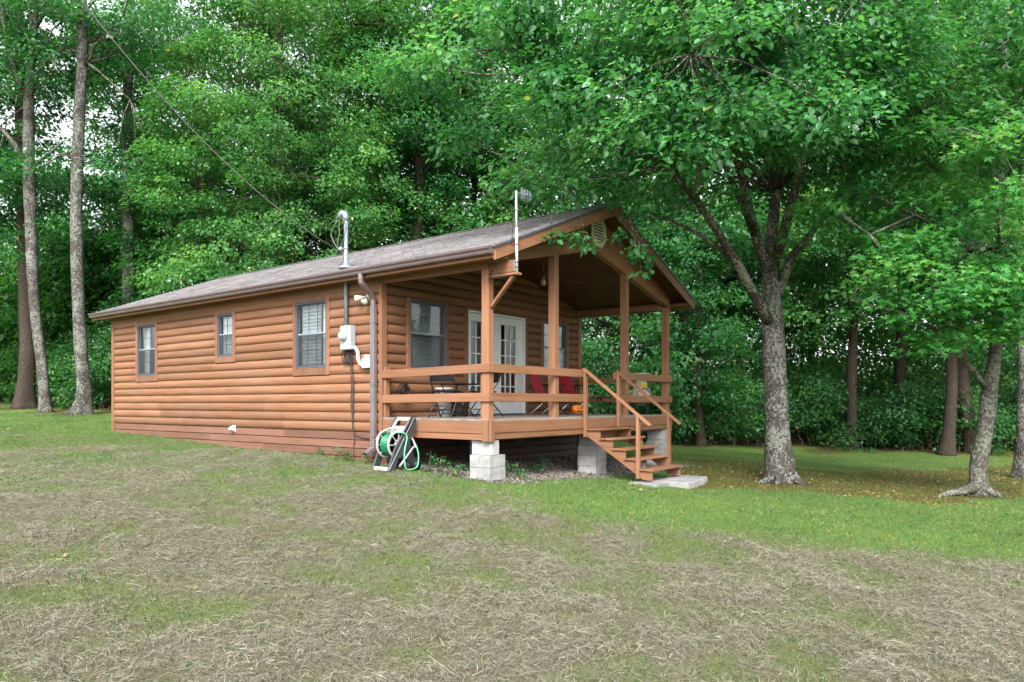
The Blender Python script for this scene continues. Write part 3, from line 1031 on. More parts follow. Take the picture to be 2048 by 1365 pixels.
# octagonal gable vent
gvx, gvz, gr_ = W / 2 + .09, 4.47, .27
def octo(r_, y):
    return [(gvx + r_ * math.cos(R(22.5 + 45 * i)), y, gvz + r_ * 1.06 * math.sin(R(22.5 + 45 * i))) for i in range(8)]
gv = MB()
o1, o2 = octo(gr_ * 1.08, -DP + .005), octo(gr_ * .80, -DP + .005)
f1, f2 = octo(gr_ * 1.08, -DP - .02), octo(gr_ * .80, -DP - .02)
v = o1 + o2 + f1 + f2
fcs = []
for i in range(8):
    j = (i + 1) % 8
    fcs += [(16 + i, 16 + j, 24 + j, 24 + i), (i, j, 16 + j, 16 + i), (8 + i, 8 + j, 24 + j, 24 + i)]
gv.add(v, fcs)
gvo = gv.build('gable_vent', 'vent_cream', cabin)
lv = MB()
for i in range(8):
    z = gvz - gr_ * .76 + i * .056 + .02
    hw = min(gr_ * .8 * .93, gr_ * .8 * 1.3 - abs(z - gvz)) - .005
    lv.prism([(gvx - hw, -DP + .015, z + .03), (gvx - hw, -DP - .013, z), (gvx - hw, -DP - .013, z + .034), (gvx - hw, -DP + .015, z + .036)], (2 * hw, 0, 0))
lv.build('louvre', 'vent_cream', gvo)
bk = MB(); bk.prism(octo(gr_ * .82, -DP + .03), (0, .005, 0)); bk.build('shade_sheet', 'opening_shade', gvo)  # dark sheet standing in for the shade behind the louvres

# posts
PX = [(0, .13), (1.806, 1.935), (4.345, 4.475), (W - .13, W)]
for i, (a, b) in enumerate(PX):
    top = 3.36 if i in (0, 3) else zceil((a + b) / 2) - .06
    mb = MB(); mb.box(a, b, -DP + .001, -DP + .139, DECK - .02, top - .0); p = mb.build('porch_post', 'stain_z', cabin, .006)
    mb = MB()
    if i < 3 or True:
        inner = b + .001 if i < 3 else a - .037
        mb.box(inner, inner + .036, -DP + .03, -DP + .12, DECK + .002, DECK + .75)
    if i == 0: mb.box(.02, .11, -DP + .1395, -DP + .175, DECK + .002, DECK + .75)
    mb.build('cleat', 'stain_z', p, .003)
# half posts against the wall
for a, b in ((.0, .1), (W - .1, W)):
    mb = MB(); mb.box(a, b, -.10, -.058, DECK, DECK + .86); mb.build('wall_post', 'stain_z', cabin, .004)

# deck
dkb = MB()
y = -DP + .0
while y < -.02:
    dkb.box(-.012, W + .012, y, min(y + .137, -.052), DECK - .036, DECK)
    y += .142
deck = dkb.build('deck', 'deck_grey', cabin, .003)
for bx, mt in (((-.03, -.001, -DP + .09, -.06, .775, .962), 'stain_y'), ((-.016, .01, -DP + .09, -.06, .675, .772), 'stain_y'), ((W + .001, W + .03, -DP + .09, -.06, .775, .962), 'stain_y'),
               ((W - .01, W + .016, -DP + .09, -.06, .675, .772), 'stain_y'), ((.09, W - .09, -DP - .03, -DP - .001, .785, .968), 'stain_x'), ((.09, W - .09, -DP - .016, -DP + .01, .685, .782), 'stain_x')):
    fa = MB(); fa.box(*bx); fa.build('rim_board', mt, deck, .004)
for x in (0, W):
    fa = MB()
    s = 1 if x == 0 else -1
    xa, xb = sorted((x - s * .05, x - s * .006)); fa.box(xa, xb, -DP - .02, -DP + .092, .655, .99)
    xa, xb = sorted((x - s * .006, x + s * .092)); fa.box(xa, xb, -DP - .05, -DP - .004, .65, .992)
    fa.build('corner_block', 'stain_z', deck, .004)
for x in np.arange(.4, W - .2, .8):
    jo = MB(); jo.box(x, x + .04, -DP + .02, -.03, .78, .96); jo.build('joist', 'skirt_x_shade', deck)
bmx = MB()
bmx.box(.1, W - .1, -2.3, -2.16, .665, .775)
bmx.build('girder', 'skirt_x_shade', deck)

# railings: two boards on each run
def railing(pts, material, name='railing'):
    mb = MB()
    for a, b in pts: mb.box(*a, *b) if False else None
    return mb
for za, zb in ((1.715, 1.85), (1.268, 1.405)):
    rl = MB()
    # side run sags a little towards the wall
    v0 = Vector((-.02, -DP - .04, (za + zb) / 2)); v1 = Vector((-.02, -.02, (za + zb) / 2 - (.045 if za > 1.5 else .02)))
    rl.bar(v0, v1, .038, zb - za)
    rl.build('rail', 'stain_y', cabin, .005)
    rl = MB(); rl.bar((W + .02, -DP - .0, (za + zb) / 2), (W + .02, -.02, (za + zb) / 2), .038, zb - za); rl.build('rail', 'stain_y', cabin, .005)
SX0, SX1 = 2.70, 3.92
for za, zb in ((1.715, 1.85), (1.268, 1.405)):
    rl = MB(); rl.box(.0005, SX0 - .001, -DP - .04, -DP - .002, za, zb); rl.build('rail', 'stain_x', cabin, .005)
    rl = MB(); rl.box(SX1 + .001 + (-.1 if za > 1.5 else 0), W + .045, -DP - .04, -DP - .002, za - .005, zb - .005); rl.build('rail', 'stain_x', cabin, .005)

# stairs
nose = [(.345, .787), (.60, .62), (.855, .447), (1.11, .284), (1.37, .11)]
stairs = bpy.data.objects.new('stairs', None); col.objects.link(stairs); stairs.parent = cabin; stairs.empty_display_size = .2
for x in (SX0 + .03, SX1 - .07):
    poly = [(0.0, .80), (.0, .56)]
    pts = [(.03, .755)]
    top = []
    prev = .03
    for (t, z) in nose:
        top += [(prev, z - .036), (t - .03, z - .036)]; prev = t - .03
    prof = top + [(1.34, .11 - .2), (1.17, -.02 - .06), (.03, .655)]
    sroot = MB(); sroot.prism([(x, -DP - .035 - t, z) for t, z in prof], (.038, 0, 0)); sroot.build('stringer', 'stain_y', stairs, .004)
for i, (t, z) in enumerate(nose):
    mb = MB(); t0 = t - .285 if i else .036
    mb.box(SX0 - .01, SX1 + .03, -DP - .035 - t, -DP - .035 - t0 - .145 + .0 if False else -DP - .035 - t + .132, z - .034, z)
    if t - .14 > t0 + .06: mb.box(SX0 - .01, SX1 + .03, -DP - .035 - t + .137, -DP - .035 - t0, z - .034, z - .001)
    mb.build('tread', 'stain_x', stairs, .004)
mb = MB(); mb.box(SX0 + .07, SX1 - .075, -DP - .06, -DP - .035, .60, .74); mb.box(SX0 + .03, SX0 + .27, -DP - 1.40, -DP - 1.15, -.08, .03) if False else None
mb.build('riser', 'stain_x', stairs, .003)
for x in (SX0, SX1):
    sgn = 0
    for (t, zb, zt, w_) in ((.0, .63, 1.83, .088), (1.06, -.06, 1.05, .088)):
        mb = MB(); mb.box(x - .044, x + .044, -DP - .042 - t - .05, -DP - .042 - t, zb if x == SX0 or t > .5 else .79, zt); mb.build('stair_post', 'stain_z', stairs, .005)
    mb = MB(); mb.bar((x, -DP - .03, 1.872), (x, -DP - .03 - 1.33, .86), .09, .036); mb.build('handrail', 'stain_y', stairs, .004)

# ------------------------------------------------------------------ block piers and step pavers
def block(name, mb_mat, parent, x0, x1, y0, y1, z0, z1, tint=None):
    mb = MB(); mb.box(x0, x1, y0, y1, z0, z1, tint); return mb.build(name, mb_mat, parent, .006)
def pier(name, x, y, n, label, cap, ztop, tilt=0, wide=True):
    root = empty(name, (x, y, ztop - n * .195 - .05), label, 'pier', 'block piers under the porch')
    z = ztop
    if cap:
        block('cap_block', 'concrete_pale', root, x + .03, x + .23, y + .01, y + .41, z - .03, z); z -= .032
        block('concrete_block', 'concrete_pale', root, x + .035, x + .228, y + .005, y + .40, z - .19, z); z -= .193; n -= 1
    for k in range(n):
        if k % 2 == 0:
            block('concrete_block', 'concrete', root, x - .02, x + .18, y - .0, y + .19, z - .19, z); block('concrete_block', 'concrete', root, x - .02, x + .18, y + .193, y + .395, z - .19, z)
            block('concrete_block', 'concrete', root, x + .183, x + .38, y + .002, y + .397, z - .19, z)
        else:
            block('concrete_block', 'concrete', root, x - .018, x + .182, y + .003, y + .4, z - .19, z)
            block('concrete_block', 'concrete', root, x + .185, x + .382, y - .001, y + .398, z - .19, z)
        z -= .1925
    return root
pier('block_pier', .02, -2.40, 4, 'pale concrete block pier under the near front corner of the deck', True, .665)
pier('block_pier', 3.22, -2.36, 4, 'concrete block pier under the middle of the porch, beside the stair stringer', True, .662)
pier('block_pier', 5.98, -2.40, 4, 'concrete block pier under the far deck corner behind the lower stair posts', True, .665)
pier('block_pier', 1.75, -.9, 3, 'shadowed concrete block pier far back under the deck', False, .662)

xp = (SX0 + SX1) / 2
zp = -.105
for (x0, x1, y0, y1, lab) in ((2.50, 2.98, -3.95, -3.42, 'white concrete paver under the left foot of the steps'), (2.99, 3.40, -4.30, -3.50, 'white concrete paver in front of the bottom tread'),
                              (3.41, 3.82, -4.25, -3.55, 'white concrete paver right of centre at the foot of the steps'), (3.83, 4.25, -4.12, -3.50, 'white concrete paver furthest right at the foot of the steps')):
    mb = MB(); mb.box(x0, x1, y0, y1, -.22, zp + random.uniform(-.008, .008)); o = mb.build('concrete_paver', 'paver_concrete', None, .012)
    tag(o, lab, 'paver', 'pavers at the foot of the steps')

# ------------------------------------------------------------------ electrics on the side wall
me_ = empty('electric_meter', (-.05, .756, 2.19), 'grey electric meter box with a round dial on the log wall', 'meter')
mb = MB(); mb.box(-.17, -.045, .62, .893, 2.19, 2.62); mb.build('box', 'meter_grey', me_, .006)
mb = MB(); mb.box(-.178, -.171, .635, .878, 2.205, 2.605); mb.build('cover', 'meter_grey', me_, .004)
mb = MB(); mb.lathe([(.09, 0), (.09, .03), (.078, .04), (.07, .085), (.05, .1), (0, .105)], (0, 0, 0), 20, 'x')
mb.v = [(-.178 - a, b + .775, c + 2.43) for a, b, c in mb.v]; dl = mb.build('dial', 'meter_grey', me_)
mb = MB(); mb.box(-.275, -.262, .745, .805, 2.45, 2.475); mb.build('display', 'black_metal', dl)
mb = MB()
mb.tube([(-.1, .66, 2.23), (-.1, .56, 2.22), (-.1, .50, 2.15), (-.1, .49, 2.03), (-.1, .44, 1.93), (-.1, .36, 1.9)], .032, 10)
mb.build('conduit', 'pvc_white', me_)
mb = MB(); mb.box(-.14, -.045, .155, .36, 1.855, 2.02); mb.build('disconnect_box', 'pvc_white', me_, .008)
mb = MB(); mb.lathe([(.06, 0), (.062, .05), (.05, .06)], (-.09, .26, 2.02), 14); mb.build('disconnect_cap', 'pvc_white', me_)

ms = empty('service_mast', (-.09, .826, 2.62), 'grey metal service mast rising through the eave with a hooded weatherhead', 'mast')
mb = MB(); mb.tube([(-.09, .826, 2.62), (-.09, .826, 4.52)], .036, 14); mb.build('pipe', 'galvanised', ms)
mb = MB(); mb.tube([(-.09, .826, 4.50), (-.09, .826, 4.56), (-.10, .85, 4.62), (-.11, .90, 4.64), (-.115, .95, 4.60), (-.115, .97, 4.55)], [.044, .052, .058, .06, .055, .035], 12); mb.build('weatherhead', 'galvanised', ms)
mb = MB(); mb.lathe([(.14, 0), (.10, .03), (.045, .07), (.04, .12)], (-.09, .826, zroof(-.09) + .0), 14); mb.build('flashing', 'galvanised', ms)
mb = MB(); mb.lathe([(.044, 0), (.044, .03)], (-.09, .826, 3.99), 12); mb.tube([(-.09, .87, 4.0), (-.09, .96, 4.02)], .014, 6); mb.build('clamp', 'galvanised', ms)
mb = MB(); mb.lathe([(.012, 0), (.028, .01), (.02, .03), (.028, .045), (.012, .06)], (0, 0, 0), 10, 'y'); mb.v = [(a - .09, b + .95, c + 4.02) for a, b, c in mb.v]; mb.build('insulator', 'insulator', ms)
def catmull(pts, n=8):
    P_ = [Vector(p) for p in pts]; out = []
    for k in range(len(P_) - 1):
        p0 = P_[max(k - 1, 0)]; p1 = P_[k]; p2 = P_[k + 1]; p3 = P_[min(k + 2, len(P_) - 1)]
        for i in range(n):
            t = i / n
            out.append(.5 * ((2 * p1) + (p2 - p0) * t + (2 * p0 - 5 * p1 + 4 * p2 - p3) * t * t + (3 * p1 - p0 - 3 * p2 + p3) * t ** 3))
    out.append(P_[-1]); return out
Wm = (-.115, .96, 4.54)
loops = [[Wm, (-.12, 1.12, 4.45), (-.12, 1.2, 4.30), (-.12, 1.1, 4.12), (-.1, 1.02, 4.0)], [Wm, (-.12, .98, 4.4), (-.12, .97, 4.28), (-.12, 1.02, 4.12), (-.1, 1.03, 4.0)],
         [(-.115, .92, 4.56), (-.16, .8, 4.48), (-.18, .72, 4.38), (-.16, .78, 4.22), (-.12, .9, 4.05), (-.1, .88, 3.85), (-.1, .95, 3.74), (-.1, 1.05, 3.76), (-.1, 1.1, 3.9), (-.1, 1.04, 4.0)]]
for l in loops:
    mb = MB(); mb.tube(catmull(l), .008, 6); mb.build('wire_loop', 'wire_grey', ms)

A0 = np.array([-3.226, 12.85]); pts = []
for i in range(40):
    t = i / 39 * .95
    X, Z = A0[0] - 5.774 * t, A0[1] - 4.85 * t
    x, y = c2w(X, Z); pts.append((x, y, 1.235 + 2.80 + 3.3 * t + 5.0 * t * t))
pts[0] = (-.1, 1.05, 4.01)
mb = MB(); mb.tube(pts, .0075, 6)
pl = mb.build('power_line', 'wire_grey'); tag(pl, 'grey overhead service cable running up to the left from the mast', 'cable')

fl = empty('flood_light', (-.05, .25, 3.09), 'cream twin floodlight on the wall beside the gutter elbow', 'floodlight')
mb = MB(); mb.lathe([(.07, 0), (.07, .03), (.055, .045), (0, .05)], (0, 0, 0), 16, 'x'); mb.v = [(-.04 - a, b + .25, c + 3.1) for a, b, c in mb.v]; mb.build('base', 'vent_cream', fl)
for (p, q) in (((-.09, .27, 3.1), (-.2, .44, 3.06)), ((-.09, .24, 3.08), (-.2, .22, 2.98))):
    mb = MB(); P0, P1 = Vector(p), Vector(q); d = (P1 - P0)
    mb.tube([P0, P0.lerp(P1, .35), P0.lerp(P1, .4), P0.lerp(P1, .75), P1], [.014, .014, .03, .05, .062], 12); h = mb.build('lamp_head', 'vent_cream', fl)
    mb = MB(); mb.tube([P1 - d * .02, P1 + d * .06], [.05, .035], 12); mb.build('bulb', 'lamp_glass', h)

cb = empty('cable_bundle', (-.06, .74, 1.9), 'tangle of dark cables hanging below the meter box and down the wall', 'cables')
rr_ = random.Random(4)
for k in range(9):
    c = (-.07 - .02 * rr_.random(), .78 + rr_.uniform(-.1, .1), 2.06 + rr_.uniform(-.08, .05)); rad = rr_.uniform(.06, .13)
    ph = rr_.uniform(0, 6)
    lp = [(c[0] + .012 * math.sin(i * 2.1 + ph), c[1] + rad * .8 * math.cos(i * .7 + ph), c[2] + rad * math.sin(i * .7 + ph)) for i in range(11)]
    mb = MB(); mb.tube(catmull(lp, 4), .006, 5); mb.build('cable_loop', 'black_cable', cb)
for k, l in enumerate([[(-.06, .76, 2.15), (-.07, .7, 1.95), (-.06, .68, 1.75), (-.055, .685, 1.4), (-.06, .69, 1.1), (-.055, .675, .85), (-.04, .64, .70), (-.04, .5, .64), (-.04, .3, .63), (-.04, .12, .62)],
                       [(-.06, .74, 2.1), (-.07, .69, 1.85), (-.06, .66, 1.6), (-.055, .67, 1.2), (-.06, .68, .9), (-.035, .66, .6), (-.03, .69, .48), (-.035, .68, .2)],
                       [(-.06, .8, 2.1), (-.07, .73, 1.9), (-.06, .72, 1.5), (-.055, .74, 1.25), (-.06, .70, 1.0), (-.05, .69, .78)],
                       [(-.05, .885, 3.25), (-.055, .88, 2.9), (-.05, .885, 2.64)]]):
    mb = MB(); mb.tube(catmull(l, 5), .008 if k < 3 else .010, 6); mb.build('cable_run', 'black_cable' if k < 3 else 'stain_z', cb)

dv_ = empty('dryer_vent', (-.03, 4.5, .70), 'small white hooded vent low on the long wall', 'vent')
mb = MB(); mb.box(-.036, -.022, 4.425, 4.555, .65, .785); mb.build('flange', 'pvc_white', dv_, .003)
mb = MB(); mb.prism([(-.036, 4.44, .775), (-.12, 4.44, .745), (-.13, 4.44, .69), (-.036, 4.44, .66)], (0, .10, 0)); mb.build('hood', 'pvc_white', dv_, .006)

# ------------------------------------------------------------------ antenna on its bracket at the corner post
an = empty('antenna', (.06, -DP - .45, 3.19), 'thin white antenna mast on a wooden bracket at the porch corner', 'antenna')
mb = MB(); mb.box(.02, .115, -DP - .46, -DP - .002, 3.20, 3.38); mb.build('bracket', 'stain_y', an, .004)
mb = MB(); mb.box(.0, .13, -DP - .54, -DP - .01, 3.155, 3.19); mb.build('shelf', 'stain_y', an, .004)
mb = MB(); mb.bar((.065, -DP - .44, 3.15), (.065, -DP - .012, 2.72), .07, .045); mb.build('brace', 'stain_z', an, .004)
mb = MB(); mb.box(.03, .10, -DP - .475, -DP - .462, 3.21, 3.37)
mb.build('clamp_plate', 'galvanised', an, .003)
mt0, mt1 = Vector((.065, -DP - .495, 3.19)), Vector((.04, -DP - .50, 4.40))
mb = MB(); mb.tube([mt0, mt0.lerp(mt1, .55)], .022, 10); mb.build('mast', 'pvc_white', an)
mb = MB(); mb.tube([mt0.lerp(mt1, .5), mt1], .016, 10); mb.build('mast', 'pvc_white', an)
for f in (.06, .12, .34, .53, .76):
    mb = MB(); q = mt0.lerp(mt1, f); r_ = .026 if f < .52 else .019
    mb.tube([q, q + (mt1 - mt0) * .012], r_, 10); mb.build('band', 'black_metal', an)
bm0 = Vector((.0, -DP - .5, 4.375)); bm1 = Vector((.52, -DP - .42, 4.43))
mb = MB(); mb.tube([bm0, bm1], .008, 6); bo = mb.build('boom', 'galvanised', an)
for i in range(7):
    q = bm0.lerp(bm1, .40 + i * .1); h = .10 - .004 * i
    mb = MB(); mb.tube([q - Vector((0, 0, h)), q + Vector((0, 0, h))], .006, 5); mb.build('element', 'galvanised', bo)
mb = MB(); mb.tube(catmull([(.02, -DP - .5, 4.3), (.0, -DP - .47, 3.9), (.02, -DP - .42, 3.6), (.05, -DP - .25, 3.42), (.0, -DP - .12, 3.3), (-.03, -DP - .05, 3.12), (.05, -DP - .08, 3.05), (.13, -DP - .14, 3.14), (.10, -DP - .12, 3.3), (.02, -DP - .06, 3.28), (-.03, -DP - .03, 3.1)], 6), .005, 5); mb.build('lead', 'black_cable', an)

# hanging lantern
ln = empty('porch_lantern', (3.15, -1.2, 3.56), 'small brass lantern hanging from the porch ceiling', 'lantern')
mb = MB(); mb.tube([(3.15, -1.2, zceil(3.15) - .002), (3.15, -1.2, 3.80)], .008, 6); mb.lathe([(.05, 0), (.05, .02)], (3.15, -1.2, zceil(3.15) - .025), 12); mb.build('stem', 'brass', ln)
mb = MB(); mb.lathe([(.01, .10), (.075, .03), (.08, .0), (.07, 0)], (3.15, -1.2, 3.72), 10, smooth=False); mb.lathe([(.05, 0), (.055, .015)], (3.15, -1.2, 3.555), 10)
for k in range(5):
    a = k * 2 * math.pi / 5; mb.tube([(3.15 + .055 * math.cos(a), -1.2 + .055 * math.sin(a), 3.56), (3.15 + .072 * math.cos(a), -1.2 + .072 * math.sin(a), 3.73)], .005, 5)
mb.build('cage', 'brass', ln)
mb = MB(); mb.lathe([(.02, 0), (.04, .03), (.042, .09), (.02, .13), (0, .14)], (3.15, -1.2, 3.57), 12); mb.build('bulb', 'lamp_glass', ln)

# ------------------------------------------------------------------ garden hose reel cart
hx, hy = -.37, -.76
hz = g1(hx, hy)
hr = empty('hose_reel', (hx, hy, hz), 'grey wheeled hose reel cart wound with green hose by the downspout', 'hose reel')
def H(f, a, z): return (hx - f, hy + a, hz + z)       # f towards the lawn, a along the axle
for a in (-.19, .17):
    mb = MB()
    prof = [(.30, .0), (.36, .02), (.22, .36), (-.15, .86), (-.235, .865), (-.275, .80), (-.12, .46), (-.24, .16), (-.26, .06), (-.20, .02), (-.07, .16), (.04, .22), (.14, .20), (.22, .0)]
    mb.prism([H(f, a, z) for f, z in prof], (0, .03, 0)); mb.build('side_frame', 'reel_dark', hr, .006)
    mb = MB(); mb.prism([H(f, a + (-.006 if a < 0 else .031), z) for f, z in ((.34, .025), (.352, .03), (-.20, .85), (-.21, .845))], (0, .005, 0)); mb.build('edge_trim', 'reel_light', hr)
    mb = MB(); mb.lathe([(.0, 0), (.095, 0), (.1, .008), (.1, .04), (.09, .05), (0, .05)], (0, 0, 0), 20, 'y'); mb.v = [(hx + .22 + p, hy + (a - .055 if a < 0 else a + .035) + q, hz + .095 + s) for p, q, s in mb.v]
    wh = mb.build('wheel', 'black_vinyl', hr)
    mb = MB(); mb.lathe([(.05, 0), (.05, .006), (0, .012)], (0, 0, 0), 16, 'y'); mb.v = [(hx + .22 + p, hy + (a - .058 if a < 0 else a + .085) + q, hz + .095 + s) for p, q, s in mb.v]; mb.build('hub_cap', 'reel_dark', wh)
mb = MB(); mb.box(hx - .34, hx - .28, hy - .16, hy + .17, hz + .01, hz + .075); mb.build('foot_bar', 'reel_light', hr, .008)
hp = MB()
for (z0_, z1_) in ((.60, .715), (.80, .86)):
    f0, f1 = .02 - (z0_ - .60) * .78, .02 - (z1_ - .60) * .78
    hp.prism([H(f0, -.19, z0_), H(f0 - .035, -.19, z0_ - .01), H(f1 - .035, -.19, z1_ - .01), H(f1, -.19, z1_)], (0, .39, 0))
for a in (-.19, .135):
    f0, f1 = .02 - .1 * .78, .02 - .22 * .78
    hp.prism([H(f0, a, .70), H(f0 - .035, a, .69), H(f1 - .035, a, .81), H(f1, a, .82)], (0, .065, 0))
hp.build('handle', 'reel_light', hr, .006)
ax = H(.09, 0, .42)
for a in (-.13, .13):
    fg = MB(); fg.lathe([(.19, -.008), (.225, -.014), (.23, 0), (.225, .014), (.19, .008), (.19, -.008)], (ax[0], ax[1] + a, ax[2]), 32, 'y')
    for k in range(8):
        an_ = k * math.pi / 4; c, s = math.cos(an_), math.sin(an_)
        fg.bar((ax[0] + c * .03, ax[1] + a, ax[2] + s * .03), (ax[0] + c * .2, ax[1] + a, ax[2] + s * .2), .016, .05, (0, 1, 0))
    fg.lathe([(.07, -.016), (.085, -.01), (.085, .01), (.07, .016), (0, .018)], (ax[0], ax[1] + a, ax[2]), 20, 'y')
    fg.build('flange', 'reel_light', hr)
hs = MB()
coil = []
for lay, rad in enumerate((.115, .145, .168)):
    nt_ = 10
    for i in range(nt_ * 18 + 1):
        t = i / (nt_ * 18); yy = (-.105 + .21 * t) * (1 if lay % 2 == 0 else -1)
        coil.append((ax[0] + rad * math.cos(i * 2 * math.pi / 18), ax[1] + yy, ax[2] + rad * math.sin(i * 2 * math.pi / 18)))
hs.tube(coil, .0125, 6); hs.build('hose', 'hose_green', hr)
h2 = MB()
h2.tube(catmull([H(.16, .12, .60), H(.0, .14, .68), H(-.12, .05, .66), H(-.2, -.1, .56), H(-.22, -.22, .40), H(-.24, -.26, .24), H(-.2, -.27, .06), H(-.05, -.27, .02), H(.05, -.26, .06), H(.06, -.245, .30), H(.0, -.24, .55), H(.1, -.2, .62), H(.18, -.05, .60)], 8), .0125, 8); h2.build('loose_hose', 'hose_pale', hr)
h3 = MB(); h3.tube(catmull([H(.30, .15, .50), H(.22, .10, .62), H(.05, .05, .675), H(-.1, -.05, .63), H(-.19, -.17, .5), H(-.2, -.235, .36)], 8), .016, 8); h3.build('guide_bar', 'reel_light', hr)
wd = MB(); wd.tube([H(.16, -.235, .08), H(-.14, -.25, .38)], .015, 8); wd.build('nozzle_wand', 'reel_light', hr)

# ------------------------------------------------------------------ porch furniture
def black_chair():
    r_ = empty('folding_chair', (0, 0, 0))
    mb = MB()
    v = []
    for i in range(9):
        x = -.21 + .42 * i / 8; c = .025 * (1 - (2 * i / 8 - 1) ** 2)
        v.append((x, c))
    poly = [(x, -.205 - c, .60 + 0 * x) for x, c in v] + [(x, -.185 - c, .60) for x, c in v[::-1]]
    mb.prism([(a, b, .62) for a, b, _ in poly], (0, -.05, .20)); mb.build('backrest', 'black_vinyl', r_, .01, local=True)
    mb = MB(); mb.box(-.2, .2, -.17, .20, .435, .465); mb.build('seat', 'black_vinyl', r_, .012, local=True)
    for s in (-1, 1):
        mb = MB(); mb.tube([(s * .225, .26, .0), (s * .22, -.03, .40), (s * .215, -.2, .64), (s * .2, -.245, .80)], .012, 7); mb.build('leg', 'black_metal', r_, local=True)
        mb = MB(); mb.tube([(s * .205, -.30, .0), (s * .20, .0, .34), (s * .195, .14, .44)], .012, 7); mb.build('leg', 'black_metal', r_, local=True)
    for (y, z, wx) in ((.165, .135, .223), (-.20, .12, .203), (-.13, .2, .203)):
        mb = MB(); mb.tube([(-wx, y, z), (wx, y, z)], .009, 6); mb.build('crossbar', 'black_metal', r_, local=True)
    return r_
c1 = black_chair(); c1.location = (.62, -.95, DECK); c1.rotation_euler = (0, 0, R(-70))
tag(c1, 'black folding chair nearest the cabin corner, its back towards the wall window', 'chair', 'black folding chairs on the porch')
c2 = copy_tree(c1); c2.location = (1.62, -.95, DECK); c2.rotation_euler = (0, 0, R(62))
tag(c2, 'black folding chair partly hidden behind the corner post and by the door', 'chair', 'black folding chairs on the porch')
ft = empty('folding_table', (1.15, -.72, DECK), 'low black folding table between the two black chairs', 'table')
mb = MB(); mb.box(.85, 1.45, -.95, -.5, 1.575, 1.60); mb.build('tabletop', 'black_vinyl', ft, .008)
for (xa, xb, y) in ((.9, 1.38, -.9), (1.4, .92, -.9), (.9, 1.38, -.54), (1.4, .92, -.54)):
    mb = MB(); mb.tube([(xa, y, 1.0), (xb, y, 1.575)], .011, 6); mb.build('leg', 'black_metal', ft)
for x in (.93, 1.37):
    mb = MB(); mb.tube([(x, -.9, 1.06), (x, -.54, 1.06)], .008, 6); mb.build('crossbar', 'black_metal', ft)
bk_ = empty('white_bin', (1.34, -.22, DECK), 'tall white plastic bin against the log wall behind the table', 'bin')
mb = MB(); mb.lathe([(.0, .0), (.125, .0), (.165, .50), (.172, .50), (.172, .53), (.158, .53), (.12, .03), (0, .03)], (1.34, -.22, DECK), 20); mb.build('body', 'white_paint', bk_)
mb = MB(); mb.lathe([(0, .0), (.155, .0), (.15, .03), (.09, .06), (0, .05)], (1.34, -.22, DECK + .44), 18); mb.build('contents', 'leaf_brush', bk_)
pt = empty('plant_pot', (1.76, -.25, DECK), 'dull brown plant pot on the deck beside the white bin', 'pot')
mb = MB(); mb.lathe([(0, 0), (.13, 0), (.18, .26), (.19, .26), (.19, .30), (.165, .30), (.16, .25), (0, .24)], (1.76, -.25, DECK), 20); mb.build('body', 'soil_pot', pt)
tb_ = empty('small_tub', (1.28, -.62, 1.60), 'small white tub with dark plants on the black table', 'tub')
tb_.location = (1.76, -.25, 1.242)
mb = MB(); mb.lathe([(0, 0), (.075, 0), (.095, .1), (.1, .1), (.1, .115), (.085, .115), (.08, .08), (0, .08)], (1.76, -.25, 1.242), 16); mb.build('body', 'white_paint', tb_)
tb_['label'] = 'small white tub sitting inside the brown plant pot'
wc = empty('wire_coil', (.44, -.1, 1.46), 'coil of dark wire hanging on the log wall by the corner', 'wire coil')
rr_ = random.Random(9)
mb = MB()
for k in range(12):
    R0 = rr_.uniform(.085, .15); ph = rr_.uniform(0, 6); oy = rr_.uniform(-.03, .03)
    mb.tube([(.44 + R0 * 1.05 * math.cos(i * .35), -.10 + oy + .03 * math.sin(i * .35 + ph), 1.47 + R0 * .85 * math.sin(i * .35)) for i in range(19)], .005, 5)
mb.build('strand', 'black_cable', wc)

def red_chair():
    r_ = empty('sling_chair', (0, 0, 0))
    mb = MB(); mb.prism([(-.24, -.20, .42), (-.24, .24, .45), (-.24, .235, .46), (-.24, -.205, .435)], (.48, 0, 0)); mb.build('seat', 'red_fabric', r_, .004, local=True)
    mb = MB(); mb.prism([(-.24, -.21, .44), (-.24, -.40, .98), (-.24, -.412, .975), (-.24, -.225, .435)], (.48, 0, 0)); mb.build('backrest', 'red_fabric', r_, .004, local=True)
    for s in (-1, 1):
        mb = MB(); mb.tube([(s * .255, -.42, 1.0), (s * .255, -.22, .44), (s * .26, .28, .01)], .012, 7); mb.build('leg', 'black_metal', r_, local=True)
        mb = MB(); mb.tube([(s * .27, .25, .47), (s * .27, .05, .3), (s * .27, -.33, .01)], .012, 7); mb.build('leg', 'chrome', r_, local=True)
        mb = MB(); mb.bar((s * .285, -.30, .64), (s * .285, .22, .63), .05, .025); mb.build('armrest', 'black_vinyl', r_, .008, local=True)
        mb = MB(); mb.tube([(s * .28, .18, .62), (s * .27, .2, .45)], .01, 6); mb.build('arm_post', 'black_metal', r_, local=True)
    mb = MB(); mb.tube([(-.255, -.42, 1.0), (.255, -.42, 1.0)], .012, 7); mb.build('top_bar', 'black_metal', r_, local=True)
    mb = MB(); mb.tube([(-.26, .2, .09), (.26, .2, .09)], .009, 6); mb.build('crossbar', 'black_metal', r_, local=True)
    return r_
r1 = red_chair(); r1.location = (4.30, -.55, DECK); r1.rotation_euler = (0, 0, R(-118))
tag(r1, 'red sling patio chair closer to the white door, mostly behind a post', 'chair', 'red sling chairs on the porch')
r2 = copy_tree(r1); r2.location = (5.35, -.58, DECK); r2.rotation_euler = (0, 0, R(-108))
tag(r2, 'red sling patio chair by the stair post, with the dark side table next to it', 'chair', 'red sling chairs on the porch')
